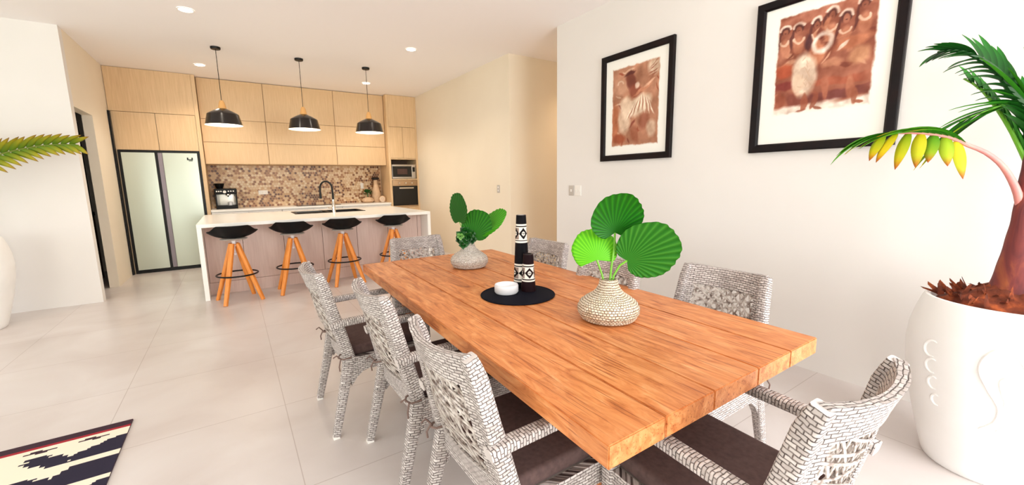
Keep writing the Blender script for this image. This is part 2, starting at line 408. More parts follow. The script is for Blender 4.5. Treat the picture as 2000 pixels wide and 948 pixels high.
# garden side: openings behind and to the left of the camera
mb = MB(); mb.box((-6.2, -3.3, 2.65), (3.24, -3.15, H), M['wall']); mb.box((-2.55, -3.3, 0), (-2.4, -3.15, 2.65), M['wall']); mb.box((-.05, -3.3, 0), (.15, -3.15, 2.65), M['wall']); struct(mb.build('wall_garden'))
mb = MB(); mb.box((-6.1, -3.3, 2.65), (-5.95, 6.6, H), M['wall']); mb.box((-6.1, 4.3, 0), (-5.95, 6.6, 2.65), M['wall']); mb.box((-6.1, -3.3, 0), (-5.95, -1.1, 2.65), M['wall']); struct(mb.build('wall_garden_side'))

# ------------------------------------------------------------------ kitchen: tall fridge housing
FY = 8.40
t = thing('fridge_housing', 'tall light oak cabinet housing around the fridge, up to the ceiling', 'cabinet', (-.85, 8.7, 0))
o_ = (-.85, 8.7, 0)
pbox('side_panel', (-1.344, 8.40, 0), (-1.334, 8.98, 2.43), M['oak'], t, off=o_)
pbox('side_panel', (-.36, 8.40, 0), (-.31, 8.98, H-.005), M['oak'], t, off=o_)
pbox('top_panel', (-1.365, 8.40, 2.436), (-.362, 8.98, H-.005), M['oak'], t, off=o_)
pbox('door', (-1.333, 8.40, 1.882), (-.853, 8.42, 2.43), M['oak'], t, off=o_)
pbox('door', (-.847, 8.40, 1.882), (-.364, 8.42, 2.43), M['oak'], t, off=o_)
pbox('carcass', (-1.333, 8.422, 1.882), (-.364, 8.98, 2.43), M['dark'], t, off=o_)
o = pbox('edge_strip', (-1.368, 8.33, 0), (-1.345, 8.98, 2.43), M['black'], t, off=o_)
# fridge
t = thing('fridge', 'large silver double door fridge in a black surround at the left of the kitchen', 'fridge', (-.85, 8.7, 0))
fb = MB(); ff = lambda a, b: fb.box(tuple(Vector(a)-Vector(o_)), tuple(Vector(b)-Vector(o_)))
ff((-1.332, 8.385, 0.001), (-1.302, 8.95, 1.875)); ff((-.392, 8.385, .001), (-.362, 8.95, 1.875)); ff((-1.302, 8.385, 1.848), (-.392, 8.95, 1.875)); ff((-1.302, 8.385, .001), (-.392, 8.95, .05)); ff((-.912, 8.385, .05), (-.885, 8.95, 1.848))
ff((-1.302, 8.44, .05), (-.912, 8.95, 1.848)); ff((-.885, 8.44, .05), (-.392, 8.95, 1.848))
fb.build('surround', M['black'], t)
pbox('door', (-1.298, 8.375, .055), (-.915, 8.435, 1.843), M['fridge'], t, .004, off=o_)
o = pbox('door', (-.825, 8.375, .055), (-.396, 8.435, 1.843), M['fridge'], t, .004, off=o_)
pbox('handle_recess', (-.882, 8.39, .055), (-.828, 8.435, 1.843), M['fridgeh'], t, off=o_)
mb = MB()
for a, b in (((-.53, 8.372, 1.735), (-.455, 8.375, 1.75)), ((-.53, 8.372, 1.75), (-.512, 8.375, 1.775)), ((-.473, 8.372, 1.75), (-.455, 8.375, 1.775)), ((-.51, 8.372, 1.72), (-.46, 8.375, 1.73))):
    mb.box(tuple(Vector(a)-Vector(o_)), tuple(Vector(b)-Vector(o_)))
mb.build('door_badge', M['black'], t)

# upper cabinets: three rows of oak doors
XS = [-.305, .61, 1.745, 2.685]; ZS = [1.685, 2.043, 2.413, H-.005]
places = ['beside the fridge', 'in the middle above the tap', 'at the right by the oven tower']
for i in range(3):
    t = thing('wall_cabinet', 'light oak wall cabinet with three stacked doors, ' + places[i], 'cabinet', ((XS[i]+XS[i+1])/2, 8.78, ZS[0]), group='oak wall cabinets above the backsplash')
    off = tuple(t.location)
    pbox('carcass', (XS[i]+.001, 8.572, ZS[0]), (XS[i+1]-.001, 8.975, ZS[3]), M['oak'], t, off=off)
    for j in range(3):
        pbox('door', (XS[i]+.004, 8.55, ZS[j]+.004), (XS[i+1]-.004, 8.571, ZS[j+1]-.004), M['oak'], t, .0015, off=off)

# backsplash of round mosaic tiles
def backsplash():
    mb = MB(); mb.box((-.308, 8.985, .93), (2.685, 8.999, 1.685), M['grout'])
    r = .0215; dx = .0455; dz = dx*.866; row = 0; z = .93+.02
    rnd = random.Random(3)
    while z < 1.68:
        x = -.285+(dx/2 if row % 2 else 0)
        while x < 2.67:
            nv = noise.noise(Vector((x*2.2, z*2.6, 3.3)))
            k = rnd.random()+nv*.45
            mi = 4 if k < .16 else 0 if k < .40 else 1 if k < .58 else 2 if k < .72 else 5 if k < .86 else 3
            vs = [(x+r*math.cos(a*PI/4+.39), 8.982, z+r*math.sin(a*PI/4+.39)) for a in range(8)]
            vs += [(v[0], 8.985, v[2]) for v in vs]
            mb.add(vs, [tuple(range(8))]+[(a, (a+1) % 8, 8+(a+1) % 8, 8+a) for a in range(8)], M['tile%d' % mi])
            x += dx
        row += 1; z += dz
    o = mb.build('mosaic_backsplash', origin=(1.19, 8.99, .93)); tag(o, 'backsplash of round beige and brown mosaic tiles behind the kitchen counter', 'backsplash')
backsplash()

# base units and worktop
t0 = tag(MB().build('x'), 'x', 'x'); bpy.data.objects.remove(t0)
mb = MB(); mb.box((-.307, 8.38, .895), (2.688, 8.98, .93), M['white'], .003); o = mb.build('back_worktop', origin=(1.19, 8.68, .895)); tag(o, 'thin pale worktop running along the mosaic backsplash', 'worktop')
for i, (a, b) in enumerate([(-.305, .72), (.724, 1.74), (1.744, 2.686)]):
    t = thing('base_cabinet', 'white base cabinet under the back worktop, ' + ['nearest the fridge', 'middle one behind the sink', 'next to the oven tower'][i], 'cabinet', ((a+b)/2, 8.7, 0), group='white base cabinets behind the island')
    off = tuple(t.location)
    pbox('carcass', (a, 8.425, .1), (b, 8.98, .893), M['white_lac'], t, off=off)
    pbox('plinth', (a, 8.48, 0), (b, 8.9, .1), M['white_lac'], t, off=off)
    for (c, d) in ((a+.003, (a+b)/2-.002), ((a+b)/2+.002, b-.003)):
        pbox('door', (c, 8.40, .11), (d, 8.424, .885), M['white_lac'], t, .002, off=off)

# oven tower
t = thing('oven_tower', 'tall light oak cabinet tower holding microwave and oven against the right wall', 'cabinet', (3.0, 8.7, 0)); off = tuple(t.location)
pbox('side_panel', (2.69, 8.4, 0), (2.735, 8.98, H-.005), M['oak'], t, off=off)
pbox('side_panel', (3.272, 8.4, 0), (3.307, 8.98, H-.005), M['oak'], t, off=off)
pbox('top_panel', (2.737, 8.4, 2.445), (3.27, 8.98, H-.005), M['oak'], t, off=off)
pbox('door', (2.737, 8.40, 1.825), (3.0, 8.42, 2.44), M['oak'], t, .0015, off=off)
pbox('door', (3.005, 8.40, 1.825), (3.27, 8.42, 2.44), M['oak'], t, .0015, off=off)
pbox('shelf', (2.737, 8.40, 1.80), (3.27, 8.98, 1.82), M['oak'], t, off=off)
pbox('shelf', (2.737, 8.40, 1.385), (3.27, 8.98, 1.405), M['oak'], t, off=off)
pbox('carcass', (2.737, 8.95, .1), (3.27, 8.98, 1.80), M['brownd'], t, off=off)
pbox('shelf', (2.737, 8.40, .80), (3.27, 8.98, .825), M['oak'], t, off=off)
pbox('drawer', (2.737, 8.40, .1), (3.27, 8.42, .795), M['oak'], t, .0015, off=off)
# microwave
t = thing('microwave', 'stainless microwave with dark glass door in the tower niche above the oven', 'microwave', (3.0, 8.65, 1.405)); off = (3.0, 8.65, 1.405)
pbox('body', (2.755, 8.44, 1.41), (3.255, 8.85, 1.70), M['steel'], t, .004, off=off)
o = pbox('door', (2.757, 8.42, 1.412), (3.165, 8.438, 1.698), M['steel'], t, .003, off=off)
pbox('door_glass', (2.762, 8.413, 1.447), (3.16, 8.419, 1.663), M['blackgl'], o, off=off)
pbox('door_window', (2.86, 8.410, 1.50), (3.07, 8.4125, 1.61), mat('smoked_window', (70, 44, 36), .3), o, off=off)
o = pbox('control_panel', (3.168, 8.42, 1.412), (3.253, 8.438, 1.698), M['steel'], t, .003, off=off)
pbox('display', (3.185, 8.415, 1.55), (3.237, 8.419, 1.645), M['blackgl'], o, off=off)
mb = MB(); mb.lathe([(0, 0), (.016, 0), (.018, .012), (0, .012)], M['steel'], 16); k = mb.build('dial', parent=o, smooth=True); k.location = (3.211-3.0, 8.42-8.65, 1.47-1.405); k.rotation_euler = (PI/2, 0, 0)
# oven
t = thing('oven', 'built-in black glass oven with three knobs below the microwave', 'oven', (3.0, 8.65, .83)); off = (3.0, 8.65, .83)
pbox('body', (2.742, 8.43, .86), (3.265, 8.9, 1.378), M['blackpl'], t, off=off)
o = pbox('control_panel', (2.742, 8.395, 1.262), (3.265, 8.429, 1.38), M['copper'], t, .002, off=off)
for x in (2.872, 3.01, 3.145):
    mb = MB(); mb.lathe([(0, 0), (.018, 0), (.02, .004), (.016, .026), (0, .026)], M['chrome'], 20); k = mb.build('knob', parent=o, smooth=True); k.location = (x-3.0, 8.395-8.65, 1.32-.83); k.rotation_euler = (PI/2, 0, 0)
o = pbox('door', (2.742, 8.395, .862), (3.265, 8.429, 1.258), M['blackgl'], t, .002, off=off)
mb = MB(); mb.box((-.135, -.30, .375), (.17, -.285, .402), M['chrome'], .004); mb.box((-.12, -.29, .382), (-.10, -.25, .396), M['chrome']); mb.box((.135, -.29, .382), (.155, -.25, .396), M['chrome']); mb.build('door_handle', parent=o, smooth=True)
pbox('trim_strip', (2.742, 8.397, .828), (3.265, 8.43, .858), M['copper'], t, off=off)

# ------------------------------------------------------------------ island
IX0, IX1, IY0, IY1, IZ = -.37, 2.47, 5.88, 7.72, .897
t = thing('kitchen_island', 'long kitchen island with white waterfall top and oak panels tinted for daylight', 'kitchen island', (1.05, 6.8, 0)); off = (1.05, 6.8, 0)
mb = MB(); B = lambda a, b, m=None, bev=0: mb.box(tuple(Vector(a)-Vector(off)), tuple(Vector(b)-Vector(off)), m, bev)
sx0, sx1, sy0, sy1 = .76, 1.74, 6.80, 7.36
B((IX0, IY0, IZ-.04), (sx0, IY1, IZ)); B((sx1, IY0, IZ-.04), (IX1, IY1, IZ)); B((sx0, IY0, IZ-.04), (sx1, sy0, IZ)); B((sx0, sy1, IZ-.04), (sx1, IY1, IZ))
mb.build('worktop', M['white'], t)
pbox('waterfall_side', (IX0, IY0, 0), (IX0+.045, IY1, IZ-.041), M['white'], t, off=off)
pbox('waterfall_side', (IX1-.045, IY0, 0), (IX1, IY1, IZ-.041), M['white'], t, off=off)
xs = [IX0+.046, .06, .515, .985, 1.445, 1.895, 2.36, IX1-.046]
for a, b in zip(xs, xs[1:]):
    pbox('front_panel', (a+.003, 6.15, .155), (b-.003, 6.17, IZ-.041), M['oakday'], t, .001, off=off)
pbox('carcass', (IX0+.046, 6.172, .001), (IX1-.046, IY1-.02, .60), M['oakday'], t, off=off)
pbox('plinth', (IX0+.046, 6.15, 0), (IX1-.046, 6.17, .151), M['oakday'], t, off=off)
# sink
t = thing('sink', 'black inset sink with drainer set in the white island top', 'sink', (1.25, 7.08, IZ)); off = (1.25, 7.08, IZ)
mb = MB(); B = lambda a, b, m=None, bev=0: mb.box(tuple(Vector(a)-Vector(off)), tuple(Vector(b)-Vector(off)), m, bev)
B((sx0-.012, sy0-.012, IZ), (sx1+.012, sy0+.03, IZ+.006)); B((sx0-.012, sy1-.03, IZ), (sx1+.012, sy1+.012, IZ+.006)); B((sx0-.012, sy0+.03, IZ), (sx0+.03, sy1-.03, IZ+.006)); B((sx1-.03, sy0+.03, IZ), (sx1+.012, sy1-.03, IZ+.006)); B((1.2, sy0+.03, IZ-.03), (1.25, sy1-.03, IZ+.006))
mb.build('rim', M['black'], t)
mb = MB()
B((1.25, sy0+.03, IZ-.2), (sx1-.03, sy1-.03, IZ-.19)); B((1.25, sy0+.02, IZ-.2), (sx1-.03, sy0+.03, IZ)); B((1.25, sy1-.03, IZ-.2), (sx1-.03, sy1-.02, IZ)); B((sx1-.03, sy0+.02, IZ-.2), (sx1-.02, sy1-.02, IZ)); B((1.24, sy0+.02, IZ-.2), (1.25, sy1-.02, IZ-.03))
mb.build('bowl', M['blackpl'], t)
mb = MB(); B((sx0+.03, sy0+.03, IZ-.02), (1.2, sy1-.03, IZ-.012))
for k in range(9): B((sx0+.06, sy0+.06+k*.05, IZ-.012), (1.17, sy0+.075+k*.05, IZ-.004))
mb.build('drainboard', M['blackpl'], t)
# tap
t = thing('kitchen_tap', 'tall arched tap with black spring spout and chrome base beside the sink', 'tap', (1.27, 6.74, IZ))
mb = MB(); mb.lathe([(0, 0), (.032, 0), (.032, .006), (.026, .01), (.024, .13), (.02, .14), (.017, .2), (0, .2)], M['chrome'], 24); mb.build('body', parent=t, smooth=True)
mb = MB(); d = Vector((-.80, .6, 0)).normalized()
pts = [Vector((0, 0, .14)), Vector((0, 0, .25)), Vector((0, 0, .34))]
for k in range(1, 13):
    a = PI*k/12; pts.append(Vector((0, 0, .36))+d*(.095*(1-math.cos(a)))+Vector((0, 0, .115*math.sin(a))))
pts.append(pts[-1]+Vector((0, 0, -.06)))
mb.tube(pts, .0135, M['black'], 12); mb.build('spout_hose', parent=t, smooth=True)
mb = MB(); e = pts[-1]; mb.tube([e, e+Vector((0, 0, -.05)), e+Vector((0, 0, -.085))], [.016, .017, .019], M['black'], 14); mb.build('spray_head', parent=t, smooth=True)
mb = MB(); mb.tube([(-.02, 0, .075), (-.075, -.02, .078)], .013, M['chrome'], 12); mb.tube([(-.07, -.02, .078), (-.10, -.03, .083)], .006, M['chrome'], 8); mb.build('lever', parent=t, smooth=True)
mb = MB(); mb.tube([(.02, .012, 0.1), (.02, .012, .3)], .005, M['chrome'], 8); mb.build('support_rod', parent=t, smooth=True)
# hob
t = thing('cooktop', 'thin black glass cooktop lying on the back worktop', 'cooktop', (1.35, 8.68, .931))
mb = MB(); mb.box((-.38, -.24, 0), (.38, .24, .008), M['blackgl'], .002); mb.build('glass_plate', parent=t)
for (x, y, r) in ((-.2, -.1, .09), (-.2, .12, .075), (.18, -.1, .075), (.18, .11, .095)):
    mb = MB(); mb.tube([(x+r*math.cos(a*PI/16), y+r*math.sin(a*PI/16), .0083) for a in range(32)], .0012, M['steel'], 6, closed=True); mb.build('ring_marking', parent=t)
# outlets and switches
def plate(name, label, loc, normal, w_, h_, m, nrock=1, horizontal=False):
    t = thing(name, label, 'socket' if 'outlet' in name else 'light switch', loc)
    t.rotation_euler = (0, 0, {'-y': 0, '-x': -PI/2}[normal])
    mb = MB(); mb.box((-w_/2, -.008, -h_/2), (w_/2, 0, h_/2), m, .003); mb.build('face_plate', parent=t, smooth=True)
    for k in range(nrock):
        u = (k-(nrock-1)/2)*(w_/nrock if horizontal else 0); v = 0 if horizontal else (k-(nrock-1)/2)*h_/nrock*.8
        mb = MB(); mb.box((u-.012, -.0115, v-.014), (u+.012, -.008, v+.014), M['plate'], .002); mb.build('rocker', parent=t, smooth=True)
    return t
plate('power_outlet', 'white triple power outlet on the mosaic beside the coffee machine', (.49, 8.982, 1.19), '-y', .15, .075, M['plate'], 3, True)
plate('power_outlet', 'small white upright outlet on the mosaic behind the green plant', (2.28, 8.982, 1.275), '-y', .06, .12, M['plate'], 2)
plate('light_switch', 'grey upright light switch on the cream kitchen side wall', (3.31, 5.25, 1.22), '-x', .07, .115, M['plateg'], 2)
plate('light_switch', 'grey light switch, left of the pair on the white wall by the corridor', (3.24, 3.57, 1.22), '-x', .08, .115, M['plateg'], 1)
plate('light_switch', 'white light switch, right of the pair on the white wall', (3.24, 3.46, 1.22), '-x', .10, .115, M['plate'], 2, True)
# coffee machine
t = thing('coffee_machine', 'black and chrome espresso machine at the left end of the back worktop', 'coffee machine', (-.08, 8.76, .931)); 
mb = MB(); mb.box((-.155, -.16, 0), (.155, .17, .055), M['blackpl'], .008); mb.build('drip_tray', parent=t, smooth=True)
mb = MB(); mb.box((-.155, .02, .055), (.155, .17, .30), M['steel'], .004); mb.box((-.155, -.14, .055), (-.135, .02, .30), M['blackpl']); mb.box((.135, -.14, .055), (.155, .02, .30), M['blackpl']); mb.build('body', parent=t, smooth=True)
mb = MB(); mb.box((-.16, -.16, .25), (.16, .17, .345), M['blackpl'], .012); o = mb.build('control_head', parent=t, smooth=True)
for x in (-.125, -.095, -.065, .04, .075, .11):
    mb = MB(); mb.lathe([(0, 0), (.011, 0), (.011, .008), (0, .008)], M['plate'], 12); k = mb.build('button', parent=o); k.location = (x, -.16, .30); k.rotation_euler = (PI/2, 0, 0)
mb = MB(); mb.lathe([(0, 0), (.024, 0), (.024, .012), (.018, .014), (0, .014)], M['plate'], 20); k = mb.build('pressure_gauge', parent=o, smooth=True); k.location = (-.015, -.16, .29); k.rotation_euler = (PI/2, 0, 0)
mb = MB(); mb.lathe([(0, .23), (.035, .23), (.035, .25), (0, .25)], M['chrome'], 20, c=(.03, -.08, 0)); mb.tube([(.03, -.08, .225), (.03, -.19, .215)], .012, M['blackpl'], 10); mb.build('portafilter', parent=t, smooth=True)
mb = MB(); mb.tube([(.12, -.1, .25), (.12, -.13, .2), (.115, -.14, .1)], .005, M['chrome'], 8); mb.build('steam_wand', parent=t, smooth=True)
mb = MB(); mb.lathe([(.045, .345), (.075, .43), (.07, .435), (0, .435)], M['blackpl'], 24, c=(-.08, .05, 0)); mb.build('bean_hopper', parent=t, smooth=True)
mb = MB(); mb.lathe([(0, .057), (.028, .057), (.033, .11), (.03, .11), (.026, .06)], M['dish'], 20, c=(.05, -.08, 0)); o = mb.build('coffee_cup', smooth=True, origin=(.05, -.08, .057)); o.location = (-.03, 8.68, .987); tag(o, 'small white cup standing on the tray of the coffee machine', 'cup')
# counter decor
mb = MB(); mb.lathe([(0, 0), (.06, 0), (.085, .05), (.092, .12), (.08, .22), (.055, .32), (.042, .40), (.04, .46), (.06, .47), (.062, .50), (.048, .505), (.035, .47)], M['terra'], 32)
t = thing('bottle_vase', 'tall bottle shaped stoneware vase with dark flared neck by the oven tower', 'vase', (2.53, 8.86, .931)); mb.build('body', parent=t, smooth=True)
mb = MB(); mb.lathe([(.043, .46), (.075, .475), (.08, .50), (.06, .515), (.04, .5)], M['dark'], 24); mb.build('collar', parent=t, smooth=True)
t = thing('planted_bowl', 'low round pale bowl with a leafy dark green plant on the back worktop', 'potted plant', (2.33, 8.78, .931))
mb = MB(); mb.lathe([(0, 0), (.07, 0), (.115, .03), (.12, .06), (.09, .095), (.04, .115), (.03, .115), (0, .10)], M['terra'], 32); mb.build('bowl', parent=t, smooth=True)
mb = MB(); rnd = random.Random(5)
for k in range(60):
    a = rnd.uniform(0, 2*PI); el = rnd.uniform(.1, 1.45); r = rnd.uniform(.06, .12)
    p = Vector((math.cos(a)*math.cos(el)*r, math.sin(a)*math.cos(el)*r, .19+math.sin(el)*r*.9-.03))
    dv = (p-Vector((0, 0, .16))).normalized(); s_ = dv.cross(Vector((0, 0, 1))).normalized()*.02
    mb.add([p-dv*.03, p+s_, p+dv*.03, p-s_, p+Vector((0, 0, .006))], [(0, 1, 4), (1, 2, 4), (2, 3, 4), (3, 0, 4), (0, 3, 2, 1)], M['succ'])
mb.tube([(0, 0, .10), (0, 0, .2)], .01, M['succ'], 6)
mb.build('foliage', parent=t)
t = thing('round_ornament', 'small round spiral cream ornament beside the bottle vase', 'ornament', (2.60, 8.68, .931))
mb = MB(); mb.lathe([(0, -.022), (.05, -.022), (.065, -.01), (.065, .01), (.05, .022), (0, .022)], M['terra'], 32); o = mb.build('disc', parent=t, smooth=True); o.location = (0, 0, .066); o.rotation_euler = (PI/2, 0, 0)
mb = MB(); mb.tube([((.008+.0022*k)*math.cos(k*.55), -.025, (.008+.0022*k)*math.sin(k*.55)) for k in range(22)], .004, M['matb'], 6); o = mb.build('spiral_ridge', parent=t, smooth=True); o.location = (0, 0, .066)

# ------------------------------------------------------------------ bar stools
def make_stool():
    t = thing('bar_stool', '', 'bar stool', (0, 0, 0), 0, 'bar stools along the island')
    # shell: low bucket, high at the back (towards -y), wings at the sides
    mb = MB(); N = 48; K = 9; vs = []; fs = []
    for sgn in (0, 1):
        for k in range(K+1):
            f = k/K
            for j in range(N):
                a = 2*PI*j/N   # a=-90deg is the back (towards the room)
                de = abs(math.degrees(math.atan2(math.cos(a), -math.sin(a))))   # degrees away from the back
                sm = lambda x: max(0, min(1, x))**2*(3-2*max(0, min(1, x)))
                h_ = .148-.066*sm((de-42)/36)-.038*sm((de-95)/50)
                rr = .215+.035*math.exp(-((de-82)/16)**2)-.012*sm((de-110)/60)
                fr = f**.8
                r_ = rr*fr; z = .735 + h_*(f**2.2)
                vs.append((r_*math.cos(a)*(1-.01*sgn), r_*math.sin(a)*(1-.01*sgn), z+(.008 if sgn else 0)))
    o1 = (K+1)*N
    for sgn in (0, 1):
        b = sgn*o1
        for k in range(K):
            for j in range(N):
                q_ = (b+k*N+j, b+k*N+(j+1) % N, b+(k+1)*N+(j+1) % N, b+(k+1)*N+j); fs.append(q_)
    for j in range(N): fs.append((K*N+j, K*N+(j+1) % N, o1+K*N+(j+1) % N, o1+K*N+j))
    mb.add(vs, fs, M['blackpl']); mb.build('seat', parent=t, smooth=True)
    mb = MB(); mb.lathe([(0, 0.716), (.125, .718), (.14, .728), (.13, .734), (0, .735)], M['plateg'], 32); mb.build('seat_plate', parent=t, smooth=True)
    mb = MB(); mb.lathe([(0, .64), (.021, .64), (.021, .69), (.026, .70), (.026, .718), (0, .718)], M['dish'], 20); mb.lathe([(0, .535), (.012, .54), (.012, .56), (.006, .565), (.006, .64), (0, .64)], M['dish'], 14); mb.build('swivel_column', parent=t, smooth=True)
    for k in range(4):
        a = math.radians(-33+90*k)
        dx, dy = math.cos(a), math.sin(a)
        mb = MB(); mb.sweep([(dx*.038, dy*.038, .672), (dx*.15, dy*.15, .33), (dx*.265, dy*.265, 0)], [(.036, .046), (.042, .048), (.034, .038)], M['stoolw'], side=Vector((-dy, dx, 0)), rnd=.45); mb.build('leg', parent=t, smooth=True)
    mb = MB(); mb.tube([(.205*math.cos(a*PI/24), .205*math.sin(a*PI/24), .315) for a in range(48)], .009, M['black'], 8, closed=True); mb.build('foot_ring', parent=t, smooth=True)
    return t
st = make_stool()
stl = ['black bucket bar stool at the left end of the island, nearest the fridge', 'black bucket bar stool, second from the left along the island', 'black bucket bar stool, third along the island, behind the dining table corner', 'black bucket bar stool at the right end of the island, half hidden by a chair']
for i, (x, y, rz) in enumerate([(-.03, 5.70, 0), (.582, 5.78, -.21), (1.185, 5.82, -.12), (1.885, 5.86, -.1)]):
    if i == 0: st.location = (x, y, 0); st['label'] = stl[0]
    else: dup(st, (x, y, 0), rz, stl[i])

# ------------------------------------------------------------------ pendants and downlights
def make_pendant():
    t = thing('pendant_lamp', '', 'pendant lamp', (0, 0, H), 0, 'pendant lamps over the island')
    mb = MB(); mb.lathe([(0, -.028), (.05, -.028), (.055, -.02), (.055, -.001), (0, -.001)], M['black'], 28); mb.build('canopy', parent=t, smooth=True)
    mb = MB(); mb.tube([(0, 0, -.028), (0, 0, -.66)], .0035, M['black'], 8); mb.build('cord', parent=t)
    mb = MB(); mb.lathe([(0, -.645), (.018, -.648), (.030, -.67), (.047, -.75), (0, -.75)], M['cone'], 28); mb.build('wooden_cap', parent=t, smooth=True)
    mb = MB()
    P_ = [(.047, -.75), (.10, -.775), (.165, -.812), (.175, -.822), (.205, -.955), (.209, -.957)]
    mb.lathe(P_, M['shade'], 48)
    o = mb.build('shade', parent=t, smooth=True, angle=25, recalc=False)
    mb = MB(); mb.lathe([(.0, -.757), (.046, -.757), (.10, -.780), (.163, -.817), (.172, -.826), (.202, -.955), (.209, -.957)], M['inner'], 48); mb.build('shade_lining', parent=t, smooth=True, recalc=False)
    mb = MB(); mb.lathe([(0, -.80), (.014, -.80), (.016, -.83), (.035, -.865), (.04, -.89), (.03, -.92), (0, -.93)], M['bulb'], 24); mb.build('bulb', parent=t, smooth=True)
    return t
pd = make_pendant()
pl = ['black dome pendant lamp with wooden cap, left of the three, hanging nearest the fridge', 'black dome pendant lamp with wooden cap, middle of the three over the island', 'black dome pendant lamp with wooden cap, right of the three by the oven tower']
for i, (x, y) in enumerate([(.008, 6.63), (.953, 6.65), (1.86, 6.65)]):
    if i == 0: pd.location = (x, y, H); pd['label'] = pl[0]
    else: dup(pd, (x, y, H), 0, pl[i])
    l = bpy.data.lights.new('pendant_bulb_light', 'POINT'); l.energy = 5; l.color = (1, .86, .68); l.shadow_soft_size = .045
    lo = bpy.data.objects.new('pendant_bulb_light', l); COL.objects.link(lo); lo.location = (x, y, H-.97)
dl = ['recessed round ceiling light nearest the camera at the upper left', 'recessed round ceiling light above the fridge', 'recessed round ceiling light near the cream wall, right of the pendants', 'recessed round ceiling light behind the right pendant cord']
def make_down():
    t = thing('downlight', '', 'ceiling light', (0, 0, H), 0, 'recessed ceiling lights')
    mb = MB(); mb.lathe([(.070, -.001), (.074, -.006), (.060, -.008), (.056, -.003)], M['inner'], 32); mb.build('trim_ring', parent=t, smooth=True)
    mb = MB(); mb.lathe([(0, -.005), (.057, -.005), (.057, -.002), (0, -.002)], M['disc'], 32); mb.build('lamp_disc', parent=t)  # glowing disc widened so its size carries the lamp's bloom
    return t
dn = make_down()
for i, (x, y) in enumerate([(-.2, 5.40), (-.2, 7.69), (2.125, 5.45), (2.13, 7.64)]):
    if i == 0: dn.location = (x, y, H); dn['label'] = dl[0]
    else: dup(dn, (x, y, H), 0, dl[i])
    l = bpy.data.lights.new('downlight_beam', 'SPOT'); l.energy = 75 if y > 7 else 38; l.color = (1, .86, .71); l.spot_size = math.radians(130); l.spot_blend = .8; l.shadow_soft_size = .05
    lo = bpy.data.objects.new('downlight_beam', l); COL.objects.link(lo); lo.location = (x, y, H-.02)
l = bpy.data.lights.new('corridor_lamp', 'SPOT'); l.energy = 60; l.color = (1, .72, .45); l.spot_size = math.radians(140); l.spot_blend = .7; l.shadow_soft_size = .06
lo = bpy.data.objects.new('corridor_lamp', l); COL.objects.link(lo); lo.location = (4.9, 4.4, H-.02)

# ------------------------------------------------------------------ framed prints
def paint(W_, H_, base, ops, seed, edge=.03):
    rng = np.random.RandomState(seed)
    Y_, X_ = np.mgrid[0:H_, 0:W_]; u = X_/(W_-1); v = Y_/(H_-1)
    img = np.ones((H_, W_, 3))*np.array(base)
    def nz(sc, sx=1, sy=1):
        n = np.zeros((H_, W_))
        for o in range(4):
            g = rng.rand(int(sc*2**o*sy)+2, int(sc*2**o*sx)+2)
            gy = v*(g.shape[0]-1.001); gx = u*(g.shape[1]-1.001); iy = gy.astype(int); ix = gx.astype(int); fy = gy-iy; fx = gx-ix
            fy = fy*fy*(3-2*fy); fx = fx*fx*(3-2*fx)
            n += (g[iy, ix]*(1-fy)*(1-fx)+g[iy+1, ix]*fy*(1-fx)+g[iy, ix+1]*(1-fy)*fx+g[iy+1, ix+1]*fy*fx)/2**o
        return n/1.875-.5
    n1 = nz(4); n2 = nz(9); wx = nz(7)*.05; wy = nz(7)*.05
    img += n1[..., None]*np.array((70, 66, 60)) + n2[..., None]*np.array((60, 50, 45))
    for op in ops:
        kind, x, y, a, b, rot, col, soft = op
        dx = u-x+wx; dy = (v-y+wy)*H_/W_; b2 = b
        c_, s__ = math.cos(rot), math.sin(rot)
        X2 = dx*c_+dy*s__; Y2 = -dx*s__+dy*c_
        if kind == 'e': d_ = np.sqrt((X2/a)**2+(Y2/b2)**2)
        elif kind == 'r': d_ = np.maximum(abs(X2/a), abs(Y2/b2))
        else:
            d_ = abs(np.sqrt((X2/a)**2+(Y2/b2)**2)-1)*4
            if kind == 'a': d_ = d_+np.clip(-Y2/b2*6, 0, 9)   # only the upper arc
        m_ = np.clip((1-d_)/soft+.5, 0, 1)[..., None]*(.85+.15*np.clip(n2*4, -1, 1)[..., None])
        img = img*(1-m_)+(np.array(col)+n2[..., None]*60)*m_
    n3 = nz(16); em = np.minimum.reduce([u, 1-u, v, 1-v])+n3*.03
    m_ = np.clip((em-edge*.3)/(edge*.6), 0, 1)[..., None]
    img = img*m_+np.array((242, 240, 232))*(1-m_)
    return np.clip(img, 0, 255)
rp = random.Random(11)
ops1 = []
for k in range(26):
    ops1.append(('e', rp.random(), rp.random(), .03+.06*rp.random(), .008+.012*rp.random(), rp.uniform(-1.2, 1.2), rp.choice([(150, 70, 45), (205, 165, 135), (120, 52, 36), (222, 190, 165)]), .6))
